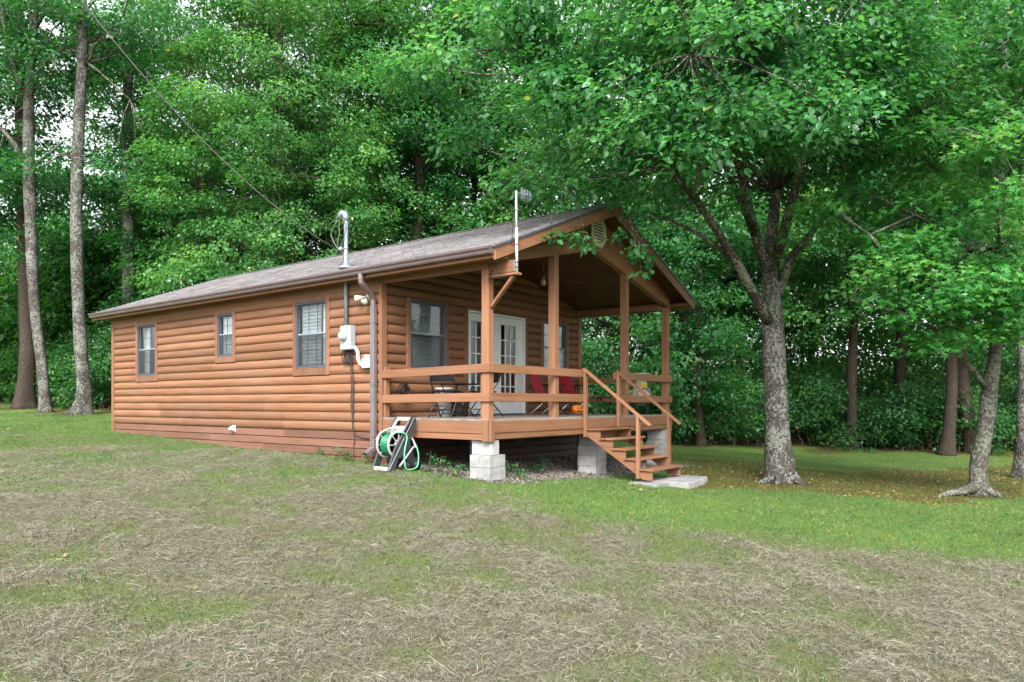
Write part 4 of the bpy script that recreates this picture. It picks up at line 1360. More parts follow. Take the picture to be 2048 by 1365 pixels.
st_ = empty('side_table', (5.75, -.95, DECK), 'small black side table between the red chair and the stair opening', 'table')
mb = MB(); mb.lathe([(0, .0), (.24, .0), (.25, .012), (.24, .024), (0, .024)], (5.75, -.95, DECK + .36), 24); mb.build('tabletop', 'black_vinyl', st_)
for k in range(3):
    a = k * 2.1 + .4; mb = MB(); mb.tube([(5.75 + .05 * math.cos(a), -.95 + .05 * math.sin(a), DECK + .36), (5.75 + .2 * math.cos(a), -.95 + .2 * math.sin(a), DECK)], .011, 6); mb.build('leg', 'black_metal', st_)
pk = empty('pumpkin_lantern', (4.32, -1.25, DECK), 'orange ceramic pumpkin lantern standing on a clay saucer', 'lantern')
mb = MB(); n = 40; prof = [(.03, .03), (.085, .045), (.118, .10), (.12, .14), (.10, .185), (.06, .205), (.02, .205)]
v, f = [], []
for r_, h in prof:
    for k in range(n):
        a = 2 * math.pi * k / n; q = r_ * (1 + .07 * abs(math.cos(a * 4)))
        v.append((4.32 + q * math.cos(a), -1.25 + q * math.sin(a), DECK + h))
for i in range(len(prof) - 1):
    for k in range(n): f.append((i * n + k, i * n + (k + 1) % n, (i + 1) * n + (k + 1) % n, (i + 1) * n + k))
mb.add(v, f, None, True); mb.build('body', 'orange_glaze', pk)
mb = MB()
for (da, z, s) in ((-.30, .15, .022), (.30, .15, .022), (-.2, .085, .018), (.0, .075, .02), (.2, .085, .018)):
    a = R(232) + da; q = .118 if z > .1 else .11
    p = Vector((4.32 + q * math.cos(a), -1.25 + q * math.sin(a), DECK + z)); tdir = Vector((-math.sin(a), math.cos(a), 0)); o_ = Vector((math.cos(a), math.sin(a), 0))
    mb.prism([p + o_ * .004 - tdir * s - Vector((0, 0, s * .7)), p + o_ * .004 + tdir * s - Vector((0, 0, s * .7)), p + o_ * .004 + Vector((0, 0, s))], o_ * .012)
mb.build('dark_opening_patch', 'opening_shade', pk)  # dark pieces on the closed shell, painted shade for the carved holes
mb = MB(); mb.tube([(4.32, -1.25, DECK + .2), (4.32, -1.25, DECK + .235), (4.335, -1.255, DECK + .25)], [.02, .014, .012], 8); mb.build('stem', 'dry_stem', pk)
mb = MB(); mb.lathe([(0, 0), (.11, 0), (.15, .03), (.158, .03), (.155, .022), (.115, .012), (0, .014)], (4.32, -1.25, DECK + .001), 24); mb.build('saucer', 'terracotta', pk)

ch = empty('chiminea', (5.9, -1.9, DECK), 'beige clay chiminea with a ringed neck, arched mouth and yellow flower emblem', 'chiminea')
mb = MB(); cx_, cy_ = 5.9, -1.9
mb.lathe([(0, .20), (.12, .20), (.19, .26), (.235, .36), (.235, .45), (.19, .56), (.135, .63), (.145, .645), (.145, .66), (.13, .67), (.125, .70), (.135, .71), (.135, .73), (.12, .74), (.115, .84), (.13, .865), (.20, .88), (.215, .895), (.21, .905), (.12, .90), (.10, .80)], (cx_, cy_, DECK), 28); mb.build('body', 'clay_beige', ch)
mb = MB(); a0 = R(228)
def onb(da, z, r_): return (cx_ + r_ * math.cos(a0 + da), cy_ + r_ * math.sin(a0 + da), DECK + z)
mb.tube([onb(-.75, .28, .215), onb(-.75, .40, .243), onb(-.6, .49, .235), onb(-.3, .55, .21), onb(0, .57, .20), onb(.3, .55, .21), onb(.6, .49, .235), onb(.75, .40, .243), onb(.75, .28, .215)], .014, 6); mb.build('mouth_rim', 'wire_grey', ch)
mb = MB()
for k in range(8):
    a = k * math.pi / 4; c = Vector(onb(.1, .64, .155)); t_ = Vector((-math.sin(a0), math.cos(a0), 0)); o_ = Vector((math.cos(a0), math.sin(a0), 0))
    e = c + t_ * .075 * math.cos(a) + Vector((0, 0, .075 * math.sin(a)))
    mb.bar(c, e, .03, .012, o_)
mb.build('flower_emblem', 'yellow_paint', ch)
for k in range(3):
    a = k * 2.094 + .3; mb = MB(); mb.tube([(cx_ + .17 * math.cos(a), cy_ + .17 * math.sin(a), DECK + .27), (cx_ + .22 * math.cos(a), cy_ + .22 * math.sin(a), DECK)], .012, 6); mb.build('leg', 'black_metal', ch)
mb = MB(); mb.lathe([(.205, .0), (.215, .01), (.205, .02), (.195, .01), (.205, 0)], (cx_, cy_, DECK + .24), 24); mb.build('stand_ring', 'black_metal', ch)

# ------------------------------------------------------------------ loose stuff on the ground
plain('gravel_stone', (.12, .112, .105), .9, var=.5, vs_=40)
def stones(n, seed):
    r = np.random.default_rng(seed)
    x = r.uniform(-.2, 6.9, n); y = r.uniform(-3.0, -.05, n)
    g = zones(x, y)[3]; k = r.random(n) < g
    x, y = x[k], y[k]; m = len(x)
    s = .014 + .022 * r.random(m) ** 2
    P = np.array([(1, 0, 0), (0, 1, 0), (-1, 0, 0), (0, -1, 0), (.1, 0, .7), (0, .1, -.5)], float)
    V = P[None] * s[:, None, None] * r.uniform(.6, 1.4, (m, 6, 1)); a = r.uniform(0, 6.28, m)
    V2 = V.copy(); V2[..., 0] = V[..., 0] * np.cos(a)[:, None] - V[..., 1] * np.sin(a)[:, None]; V2[..., 1] = V[..., 0] * np.sin(a)[:, None] + V[..., 1] * np.cos(a)[:, None]
    V2 += np.stack([x, y, gz(x, y) + .008], 1)[:, None]
    T = np.array([(0, 1, 4), (1, 2, 4), (2, 3, 4), (3, 0, 4), (1, 0, 5), (2, 1, 5), (3, 2, 5), (0, 3, 5)])
    idx = (np.arange(m)[:, None, None] * 6 + T[None]).reshape(-1, 3)
    me = np_mesh('gravel', V2.reshape(-1, 3), 3, idx, np.repeat(r.random(m), 8), 'gravel_stone')
    o = bpy.data.objects.new('gravel', me); col.objects.link(o); tag(o, 'grey gravel scattered on the ground under the porch', 'gravel', kind='stuff')
stones(9000, 3)

# ------------------------------------------------------------------ trees
def leaf_template(kind):
    if kind == 'star':
        a = [0, 28, 58, 86, 118, 150]
        rr_ = [1.0, .42, .92, .38, .7, .25]
        top = [(r_ * math.cos(R(t)), r_ * math.sin(R(t)), -.10 * r_ * r_) for t, r_ in zip(a, rr_)]
        bot = [(x, -y, z) for x, y, z in top[1:]][::-1]
        pts = [(-.12, 0, .0)] + bot + top[:]
        # order: base, mirrored notch..., tip..., notches
        pts = [(-.12, 0, 0)] + [(x, -y, z) for x, y, z in top[::-1][:-1]] + [top[0]] + top[1:]
        P = np.array(pts) * .55
        P[:, 0] += .2
        return P, np.array([list(range(len(pts)))])
    if kind == 'oval6':
        P = np.array([(0, 0, 0), (.22, .33, .10), (.62, .27, .07), (1, 0, -.08), (.62, -.27, .07), (.22, -.33, .10)])
        return P, np.array([[0, 3, 2, 1], [0, 5, 4, 3]])
    if kind == 'oval4':
        P = np.array([(0, 0, 0), (.42, .34, .08), (1, 0, -.06), (.42, -.34, .08)])
        return P, np.array([[0, 3, 2, 1]])
def leaf_cloud(name, C, A, Nn, S, tint, kind, material, origin=(0, 0, 0)):
    P, Fc = leaf_template(kind)
    A = A / (np.linalg.norm(A, axis=1, keepdims=True) + 1e-9)
    B = np.cross(Nn, A); B /= (np.linalg.norm(B, axis=1, keepdims=True) + 1e-9)
    Nn = np.cross(A, B)
    V = C[:, None, :] + S[:, None, None] * (P[None, :, 0:1] * A[:, None, :] + P[None, :, 1:2] * B[:, None, :] + P[None, :, 2:3] * Nn[:, None, :])
    k = len(P)
    idx = (np.arange(len(C))[:, None, None] * k + Fc[None]).reshape(-1, Fc.shape[1])
    return np_mesh(name, V.reshape(-1, 3), Fc.shape[1], idx, np.repeat(tint, len(Fc)), material, origin=origin)

def clump_leaves(K, Rc, per, axis0, r, size, droop=.45, flat=.45, upn=1.0, tint0=.45):
    """K (n,3) clump centres, Rc radii -> arrays for leaf_cloud; axis0 (3,) trunk axis point for the outward direction"""
    n = len(K)
    cnt = r.poisson(per * np.clip(Rc / Rc.mean(), .12, 1.6) ** 1.7, n)
    id_ = np.repeat(np.arange(n), cnt)
    m = len(id_)
    d = r.normal(0, 1, (m, 3)); d /= np.linalg.norm(d, axis=1, keepdims=True)
    rad = r.random(m) ** .45
    off = d * rad[:, None] * Rc[id_][:, None]
    hr = np.hypot(off[:, 0], off[:, 1])
    off[:, 2] = off[:, 2] * flat - .30 * hr * hr / Rc[id_]
    C = K[id_] + off
    out = C - np.array(axis0)
    out[:, 2] = 0
    out /= (np.linalg.norm(out, axis=1, keepdims=True) + 1e-6)
    loc = off.copy(); loc[:, 2] = 0
    loc /= (np.linalg.norm(loc, axis=1, keepdims=True) + 1e-6)
    A = .5 * out + .7 * loc + r.normal(0, .45, (m, 3))
    A[:, 2] -= droop * r.uniform(.4, 1.8, m)
    Nn = r.normal(0, .42, (m, 3)) + .35 * out
    Nn[:, 2] += upn
    S = size * r.uniform(.48, 1.4, m)
    ct = r.normal(0, .15, n)
    tint = np.clip(tint0 + ct[id_] + r.normal(0, .16, m), 0, .97)
    tint[r.random(m) < .006] = 1.0
    return C, A, Nn, S, tint

def in_ellipsoids(E, n, r, shell=.35):
    vol = np.array([e[3] * e[4] * e[5] for e in E]) ** .85
    which = r.choice(len(E), n, p=vol / vol.sum())
    d = r.normal(0, 1, (n, 3)); d /= np.linalg.norm(d, axis=1, keepdims=True)
    rad = r.random(n) ** shell
    E = np.array(E, float)
    # ellipsoids given in camera plan axes: X right, Z ahead, height
    P = E[which][:, :3] + d * rad[:, None] * E[which][:, 3:6]
    x, y = c2w(P[:, 0], P[:, 1])
    return np.stack([x, y, P[:, 2]], 1)

def limb(mb, a, b, r0, r1, r, arc=.15, n=6, wob=.06):
    a, b = Vector(a), Vector(b)
    L = (b - a).length
    pts = []
    for i in range(n + 1):
        t = i / n
        p = a.lerp(b, t)
        p.z += arc * L * math.sin(math.pi * t) * .6
        if 0 < i < n:
            p += Vector((r.normal(0, wob), r.normal(0, wob), r.normal(0, wob))) * L * .35
        pts.append(p)
    rr_ = [r0 + (r1 - r0) * (i / n) ** .8 for i in range(n + 1)]
    mb.tube(pts, rr_, 7)
    return pts

def trunk_mesh(mb, pts, radii, flare=1.6, n=14, r=None, steps=26):
    """smooth tapering trunk through the points, with a flared and slightly fluted foot"""
    P = [Vector(p) for p in pts]
    cum = [0]
    for i in range(1, len(P)): cum.append(cum[-1] + (P[i] - P[i - 1]).length)
    out, rad = [], []
    for i in range(steps + 1):
        s = cum[-1] * (i / steps) ** 1.35
        k = max(j for j in range(len(cum)) if cum[j] <= s + 1e-9); k = min(k, len(P) - 2)
        t = (s - cum[k]) / (cum[k + 1] - cum[k])
        p0 = P[max(k - 1, 0)]; p1 = P[k]; p2 = P[k + 1]; p3 = P[min(k + 2, len(P) - 1)]
        q = .5 * ((2 * p1) + (p2 - p0) * t + (2 * p0 - 5 * p1 + 4 * p2 - p3) * t * t + (3 * p1 - p0 - 3 * p2 + p3) * t ** 3)
        rr_ = radii[k] + (radii[k + 1] - radii[k]) * t
        rr_ *= 1 + (flare - 1) * math.exp(-s / (radii[0] * 1.5))
        out.append(q); rad.append(rr_ * (1 + (r.normal(0, .025) if r is not None else 0)))
    k0 = len(mb.v)
    mb.tube(out, rad, n)
    # fluting at the foot
    for i in range(min(7, steps)):
        amp = .16 * (1 - i / 7) ** 1.5
        for k in range(n):
            c = out[i]; v = Vector(mb.v[k0 + i * n + k]); a = 2 * math.pi * k / n
            mb.v[k0 + i * n + k] = tuple(c + (v - c) * (1 + amp * math.sin(a * 3 + 1.3) + amp * .6 * math.sin(a * 5 + .4)))
    return out

def tree(name, base, pts, radii, E, nclump, per, lsize, lmat, lkind, bmat, label, seed, cat='tree', group=None, nlimb=12, crad=(.5, .85), flare=1.55,
         extra=None, limbs=None, tint0=.45, droop=.45, limb_from=.35, twigs=True, roots=None, flat=.45, shell=.35, rlimb=.30):
    r = np.random.default_rng(seed)
    root = empty(name, base, label, cat, group)
    tm = MB()
    line = trunk_mesh(tm, pts, radii, flare, r=r)
    K = in_ellipsoids(E, nclump, r, shell) if nclump else np.zeros((0, 3))
    if extra is not None and len(extra):
        K = np.concatenate([K, np.array([tuple(p) for p in extra])])
    Rc = r.uniform(*crad, len(K))
    if extra is not None and len(extra):
        Rc[-len(extra):] = r.uniform(.14, .28, len(extra))
    tm.build('trunk', bmat, root)
    lm = MB()
    tips = []
    if limbs:
        for path, r0, r1 in limbs:
            lm.tube([Vector(p) for p in path], [r0 + (r1 - r0) * i / (len(path) - 1) for i in range(len(path))], 8)
            tips += [Vector(p) for p in path[1:]]
    # limbs run from the trunk to a spread of clumps; thin boughs run on from the limbs to the other clumps
    zs = [p.z for p in line]
    order = r.permutation(len(K))[:nlimb] if len(K) else []
    zlo = zs[0] + limb_from * (zs[-1] - zs[0])
    for i in order:
        c = Vector(K[i])
        want = min(max(c.z - .55 * math.hypot(c.x - line[-1].x, c.y - line[-1].y), zlo), zs[-1] - .2)
        j = min(range(len(line)), key=lambda q: abs(line[q].z - want))
        f = (len(line) - j) / len(line)
        L = limb(lm, line[j], c, max(.03, rlimb * radii[0] * (f + .25)), .012, r)
        tips += L[2:]
    if twigs and tips:
        T = np.array([tuple(p) for p in tips])
        for i in range(len(K)):
            d = np.linalg.norm(T - K[i], axis=1)
            j = int(np.argmin(d))
            if .15 < d[j] < 3.2:
                limb(lm, T[j], K[i], .008 + .006 * d[j], .005, r, .1, 3, .08)
    if roots:
        for path, r0, r1 in roots:
            rm = MB(); rm.tube([Vector(p) for p in path], [r0 + (r1 - r0) * (i / (len(path) - 1)) ** .8 for i in range(len(path))], 9); rm.build('root', bmat, root)
    if lm.v: lm.build('branches', bmat if bmat != 'bark_lichen' else 'bark_branch', root)
    if len(K):
        C, A, Nn, S, tint = clump_leaves(K, Rc, per, (base[0], base[1], 0), r, lsize, droop, flat=flat, tint0=tint0)
        me = leaf_cloud('crown', C, A, Nn, S, tint, lkind, lmat, origin=base)
        o = bpy.data.objects.new('crown', me); col.objects.link(o); o.parent = root
    return root

def gp(px, Z, dz=-.03):
    x, y = spot(px, Z)
    return Vector((x, y, g1(x, y) + dz))

# --- big tree right of the porch: heart-shaped leaves, forked limbs, crown reaching over the gable
b = gp(1560, 14.3)
P = lambda px, py, Z: at(px, py, Z)
tpts = [b, P(1555, 880, 14.3), P(1550, 760, 14.3), P(1545, 645, 14.3), P(1540, 520, 14.4), P(1552, 380, 14.5), P(1560, 200, 14.6), P(1552, -60, 14.6)]
limbs = [
    ([P(1546, 655, 14.25), P(1508, 590, 13.9), P(1470, 520, 13.5), P(1430, 455, 13.1), P(1385, 390, 12.6), P(1330, 335, 12.2), P(1250, 300, 11.8)], .11, .03),
    ([P(1548, 560, 14.4), P(1520, 500, 14.2), P(1500, 430, 14.0), P(1478, 330, 13.7), P(1440, 200, 13.2), P(1400, 60, 12.8)], .13, .03),
    ([P(1548, 610, 14.4), P(1580, 520, 14.5), P(1620, 470, 14.7), P(1670, 400, 15.0), P(1715, 330, 15.2), P(1790, 250, 15.3)], .10, .03),
    ([P(1545, 540, 14.4), P(1580, 420, 14.0), P(1610, 300, 13.5), P(1680, 160, 13.0), P(1740, 40, 12.6)], .11, .03),
    ([P(1470, 520, 13.5), P(1400, 470, 13.2), P(1340, 440, 12.8), P(1260, 430, 12.3)], .05, .015),
    ([P(1385, 390, 12.6), P(1300, 260, 12.2), P(1180, 190, 11.8), P(1040, 150, 11.4)], .05, .015),
    ([P(1330, 335, 12.2), P(1230, 350, 12.0), P(1130, 360, 11.9), P(1060, 350, 11.9)], .035, .012),
    ([P(1510, 470, 14.1), P(1450, 330, 12.6), P(1420, 210, 11.0), P(1380, 110, 9.6)], .07, .015),
]
ex = []
er = random.Random(5)
for (px, py, Z) in [(1100, 466, 11.6), (1148, 468, 11.7), (1166, 484, 11.7), (1252, 470, 11.9), (1262, 500, 11.9), (1278, 548, 12.0), (1285, 520, 12.1), (1280, 420, 11.9), (1275, 375, 11.9), (1310, 450, 12.1), (1320, 420, 12.2), (1040, 375, 11.7), (1010, 370, 11.7), (1065, 360, 11.7), (985, 375, 11.6), (1000, 340, 11.7),
                    (1340, 460, 12.3), (1350, 410, 12.4), (1290, 410, 12.1)]:
    ex.append(P(px + er.uniform(-8, 8), py + er.uniform(-6, 6), Z))
roots = [([Vector(b) + Vector((0, 0, .2)), gp(1580, 14.1, .09), gp(1598, 13.95, .05), gp(1618, 13.85, -.03)], .13, .02), ([Vector(b) + Vector((0, 0, .2)), gp(1538, 14.0, .07), gp(1522, 13.9, .0), gp(1510, 13.85, -.05)], .12, .02),
         ([Vector(b) + Vector((0, 0, .2)), gp(1556, 13.9, .06), gp(1552, 13.7, -.04)], .12, .03)]
EB = [(4.6, 13.2, 8.2, 5.2, 3.8, 3.2), (0.9, 11.8, 6.5, 2.9, 1.9, 1.9), (2.6, 11.5, 7.6, 3.4, 2.4, 2.4), (7.2, 13.2, 6.5, 2.6, 2.4, 2.0), (3.0, 9.8, 5.6, 1.7, 1.2, 1.0), (4.4, 10.6, 6.4, 2.4, 1.4, 1.3), (1.6, 12.1, 5.75, 1.5, 1.0, .6), (3.4, 12.9, 4.9, .9, .7, .5), (6.2, 12.8, 4.7, 1.1, .8, .5), (1.9, 12.6, 4.9, .8, .5, .4)]
tree('broadleaf_tree', b, tpts, [.245, .235, .222, .215, .13, .095, .07, .035], EB, 335, 200, .108, 'leaf_deep', 'oval6', 'bark_lichen',
     'big lichen spotted tree beside the porch steps, its crown hanging over the gable', 21, nlimb=16, extra=ex, limbs=limbs, crad=(.5, .85), tint0=.5, shell=.5, limb_from=.55, rlimb=.2, roots=roots)

# --- young sweetgum at the right: star leaves, one low bough, a long surface root
b = gp(1957, 13.0)
tpts = [b, P(1955, 930, 13), P(1970, 860, 13), P(1980, 770, 13), P(1992, 690, 13), P(1998, 560, 13.1), P(2000, 400, 13.2), P(2004, 240, 13.3), P(2012, 60, 13.4), P(2020, -150, 13.4)]
limbs = [([P(1978, 785, 13.0), P(1950, 745, 12.8), P(1915, 705, 12.6), P(1870, 660, 12.4), P(1800, 625, 12.2), P(1700, 600, 12.1)], .055, .014),
         ([P(1995, 640, 13.0), P(2040, 560, 12.6), P(2090, 500, 12.2)], .05, .015),
         ([P(1998, 560, 13.1), P(1920, 480, 12.7), P(1830, 430, 12.3), P(1740, 470, 12.0)], .05, .012),
         ([P(2003, 280, 13.3), P(2030, 220, 13.0), P(2060, 100, 12.6)], .05, .02)]
rt = gp(1880, 12.75, .02)
roots = [([Vector(b) + Vector((0, 0, .28)), gp(1945, 12.9, .13), gp(1920, 12.8, .08), gp(1895, 12.7, .05), gp(1872, 12.62, -.02)], .13, .03),
         ([Vector(b) + Vector((0, 0, .18)), gp(1975, 12.9, .10), gp(2000, 12.85, .0)], .12, .05)]
EG = [(7.9, 12.4, 4.3, 2.9, 1.9, 1.9), (6.9, 12.0, 2.75, 1.9, 1.1, .6), (5.1, 12.1, 3.0, 1.1, .7, .5), (8.6, 12.0, 3.0, 1.5, 1.1, .8), (6.6, 12.3, 4.0, 1.3, .9, .7), (8.6, 12.2, 6.3, 1.7, 1.5, 1.2)]
tree('sweetgum_tree', b, tpts, [.145, .14, .135, .13, .095, .08, .07, .06, .05, .03], EG, 120, 130, .15, 'leaf_gum', 'star', 'bark_gum',
     'young tree with bright star shaped leaves and a long surface root', 22, nlimb=14, limbs=limbs, crad=(.42, .7), roots=roots, flare=1.3, tint0=.5, limb_from=.45, flat=.35, shell=.5)

# --- left group
b = gp(92, 24.5)
tpts = [b, P(85, 740, 24.5), P(68, 600, 24.5), P(62, 450, 24.6), P(58, 330, 24.7), P(58, 200, 24.8), P(66, 90, 24.8), P(70, -60, 24.9), P(75, -220, 25)]
limbs = [([P(58, 345, 24.7), P(30, 290, 24.5), P(0, 255, 24.3), P(-60, 230, 24)], .10, .04), ([P(66, 335, 24.7), P(95, 310, 24.6), P(125, 285, 24.5)], .06, .03),
         ([P(60, 180, 24.8), P(85, 130, 24.7), P(110, 105, 24.6), P(150, 110, 24.5), P(210, 120, 24.3)], .09, .02),
         ([P(45, 180, 24.7), P(20, 110, 24.6), P(5, 30, 24.5), P(0, -60, 24.4)], .10, .05), ([P(68, 60, 24.8), P(90, 25, 24.7), P(135, 25, 24.6)], .08, .03),
         ([P(58, 200, 24.8), P(40, 170, 24.7), P(28, 130, 24.6)], .1, .05)]
tree('lichened_oak', b, tpts, [.18, .165, .155, .185, .19, .16, .14, .11, .07], [(-16.5, 24.6, 13.6, 4.0, 3.5, 2.6), (-17.2, 24.2, 9.2, 1.6, 1.8, 1.3), (-17.6, 24.0, 7.0, 1.3, 1.4, .9), (-15.6, 24.3, 7.6, 1.0, 1.0, .8)], 72, 160, .13, 'leaf_deep', 'oval4', 'bark_lichen',
     'leaning lichened trunk with crooked limbs, beside a stouter trunk', 31, nlimb=12, limbs=limbs, limb_from=.62, tint0=.42, crad=(.6, 1.0))
b = gp(160, 23.8)
tpts = [b, P(168, 790, 23.8), P(162, 700, 23.8), P(155, 560, 23.8), P(153, 400, 23.9), P(158, 250, 24), P(165, 100, 24), P(164, -40, 24.1), P(170, -220, 24.2)]
limbs = [([P(158, 300, 24), P(120, 310, 23.8), P(85, 335, 23.6)], .05, .02), ([P(164, 110, 24), P(130, 95, 23.8), P(95, 120, 23.6), P(72, 150, 23.5)], .06, .02), ([P(166, 120, 24), P(200, 145, 23.8), P(260, 200, 23.6)], .05, .02),
         ([P(167, 20, 24), P(200, 45, 23.8), P(270, 80, 23.5)], .05, .02)]
tree('lichened_oak', b, tpts, [.26, .21, .195, .19, .18, .175, .16, .14, .08], [(-13.6, 23.8, 14.4, 3.4, 3.2, 2.3), (-12.7, 23.4, 9.0, 1.0, 1.2, .7), (-15.0, 23.6, 10.0, .9, 1.0, .7)], 52, 150, .13, 'leaf_deep', 'oval4', 'bark_lichen',
     'straight lichened trunk with a swollen foot, nearest the back corner of the cabin', 32, nlimb=12, limbs=limbs, limb_from=.6, flare=1.75, tint0=.42, crad=(.55, .95))
b = gp(48, 26.5)
tpts = [b, P(55, 700, 26.5), P(50, 560, 26.6), P(46, 400, 26.7), P(40, 200, 26.8), P(36, -100, 27)]
tree('pine_tree', b, tpts, [.31, .25, .22, .2, .17, .1], [(-18.4, 27, 14.5, 3.2, 3, 2.5), (-19.5, 26.5, 9.0, 2.2, 2, 1.6)], 70, 170, .14, 'leaf_forest', 'oval4', 'bark_dark',
     'stout brown trunk half hidden behind a leaning lichened trunk', 33, nlimb=10, limb_from=.6, flare=1.6, tint0=.4, crad=(.6, 1.))
b = gp(256, 29.0)
tpts = [b, P(257, 600, 29), P(257, 400, 29.1), P(255, 250, 29.2), P(258, 50, 29.3), P(262, -120, 29.4)]
tree('slender_oak', b, tpts, [.24, .23, .22, .2, .17, .1], [(-15.6, 29.2, 15.5, 3.0, 2.6, 2.2), (-14.6, 28.4, 11.5, 1.6, 1.6, 1.2)], 65, 170, .14, 'leaf_forest', 'oval4', 'bark_lichen',
     'slim pale trunk rising just past the far end of the roof', 34, nlimb=9, limb_from=.6, tint0=.42, crad=(.6, 1.))
# --- light green tree behind the cabin
b = gp(560, 26.0)
tpts = [b, P(560, 600, 26), P(556, 450, 26), P(562, 300, 26), P(560, 120, 26), P(565, -80, 26)]
EM = [(-8.4, 25.6, 11.0, 4.4, 3.6, 3.6), (-8.0, 24.6, 7.6, 3.8, 2.4, 1.8), (-5.8, 24.4, 8.8, 2.6, 2.2, 2.2), (-11.0, 25.2, 8.5, 2.4, 2.2, 1.9), (-8.0, 25.5, 14.3, 3.2, 3, 1.8), (-9.6, 24.0, 5.6, 2.6, 1.6, 1.1), (-6.3, 23.8, 5.4, 2.6, 1.4, 1.2), (-8.2, 25.8, 16.6, 4.4, 3, 1.9), (-4.6, 25.6, 13.6, 2.4, 2.2, 2.6)]
tree('maple_tree', b, tpts, [.26, .24, .21, .17, .12, .05], EM, 400, 235, .125, 'leaf_maple', 'oval4', 'bark_dark',
     'broad yellow green tree standing behind the cabin roof', 41, nlimb=22, limb_from=.3, tint0=.45, crad=(.55, .95))
# --- trees of the wood edge, each with its own trunk
def forest_tree(name, px, Z, h, r0, cr, label, seed, lean=0, low=.28, lmat='leaf_forest', bmat='bark_dark', n=120, per=190, size=.15, tint0=.42):
    b = gp(px, Z)
    x, y = b.x, b.y
    rr_ = random.Random(seed)
    k = 7
    pts = []
    for i in range(k):
        t = i / (k - 1)
        pts.append(Vector((x + RGT[0] * lean * t + rr_.uniform(-.12, .12) * (i > 0), y + RGT[1] * lean * t + rr_.uniform(-.12, .12) * (i > 0), b.z + h * .92 * t)))
    X = (px - CX) / F * Z + lean * .6
    hh = h * (1 - low) / 2
    E = [(X, Z, b.z + h * low + hh * 1.05, cr, cr * .9, hh), (X - cr * .35, Z - cr * .25, b.z + h * (low + .12), cr * .75, cr * .7, hh * .45), (X + cr * .4, Z - cr * .1, b.z + h * (low + .30), cr * .7, cr * .6, hh * .5)]
    tree(name, b, pts, [r0 * (1 - .85 * i / (k - 1)) for i in range(k)], E, n, per, size, lmat, 'oval4', bmat, label, seed, nlimb=14, limb_from=.25, crad=(.6, 1.1), tint0=tint0)
forest_tree('forest_tree', 835, 27.5, 19.0, .30, 3.2, 'dark trunk behind the roof, left of the antenna mast', 51, low=.34)
forest_tree('forest_tree', 884, 30.0, 20.0, .24, 3.2, 'slim straight trunk behind the roof with open sky beside it', 52, low=.45)
forest_tree('forest_tree', 1010, 29.5, 18.0, .22, 3.4, 'leafy tree behind the roof, straight above the antenna mast', 53, low=.22, lmat='leaf_maple', tint0=.35)
forest_tree('forest_tree', 1228, 27.0, 18.0, .26, 3.4, 'tree whose dark trunk shows between the porch posts', 54, low=.16)
forest_tree('forest_tree', 1400, 25.5, 14.0, .17, 3.0, 'bushy tree just right of the porch roof, leaves down to eye level', 55, low=.12)
forest_tree('forest_tree', 1480, 31.0, 19.0, .2, 3.3, 'thin dark tree seen left of the big lichen spotted trunk', 56, low=.2)
forest_tree('forest_tree', 1705, 27.0, 18.0, .2, 3.3, 'upright tree in the gap right of the big lichen spotted trunk', 57, low=.24, lmat='leaf_maple', tint0=.3)
forest_tree('forest_tree', 1805, 29.0, 19.0, .22, 3.4, 'dark tree behind the low bough of the star leaved tree', 58, low=.3)
forest_tree('forest_tree', 1895, 24.8, 18.0, .21, 3.0, 'dark straight trunk left of the star leaved tree', 59, low=.36)
forest_tree('forest_tree', 1945, 26.0, 17.0, .24, 3.0, 'stout dark trunk leaning left, behind the star leaved tree', 60, lean=-1.6, low=.36)
forest_tree('forest_tree', 2046, 17.5, 17.0, .18, 2.6, 'mottled trunk cut off by the right edge of the photo', 61, low=.42, bmat='bark_lichen')
forest_tree('forest_tree', 400, 30.0, 18.0, .22, 3.2, 'leafy tree showing over the far half of the roof', 62, low=.2)
forest_tree('forest_tree', 720, 29.0, 18.0, .22, 3.2, 'leafy tree behind the service mast', 63, low=.2)
forest_tree('forest_tree', -60, 27.0, 17.0, .24, 3.2, 'leafy tree at the far left edge of the lawn', 64, low=.2)
forest_tree('forest_tree', 215, 33.0, 12.5, .14, 2.4, 'thin dark trunk between the lichened trunks and the cabin', 65, low=.35)
forest_tree('forest_tree', 112, 34.0, 12.0, .16, 2.8, 'leafy tree in the gap between the two lichened trunks', 66, low=.18)
forest_tree('forest_tree', 1620, 33.0, 19.0, .2, 3.4, 'tall tree deep in the wood behind the forked limbs', 67, low=.25)
forest_tree('forest_tree', 2110, 25.0, 18.0, .22, 3.4, 'leafy tree beyond the right edge trunk', 68, low=.15)

forest_tree('forest_tree', 310, 33.0, 19.0, .2, 3.4, 'full leafy tree behind the slim pale trunk at the far end of the roof', 69, low=.3)
forest_tree('forest_tree', 480, 33.5, 20.0, .22, 3.6, 'darker tree filling the gap left of the yellow green tree top', 70, low=.3)
forest_tree('forest_tree', 650, 33.0, 18.5, .22, 3.4, 'darker tree between the yellow green tree and the service mast', 71, low=.3)
forest_tree('forest_tree', 950, 34.0, 20.0, .22, 3.6, 'tall dark tree deep in the wood, just left of the antenna mast', 72, low=.3)
forest_tree('forest_tree', 1130, 34.0, 20.0, .22, 3.8, 'tall dark tree deep in the wood behind the roof peak', 73, low=.25)
forest_tree('forest_tree', 1330, 33.0, 19.0, .22, 3.6, 'tall tree behind the right slope of the porch roof', 74, low=.2)
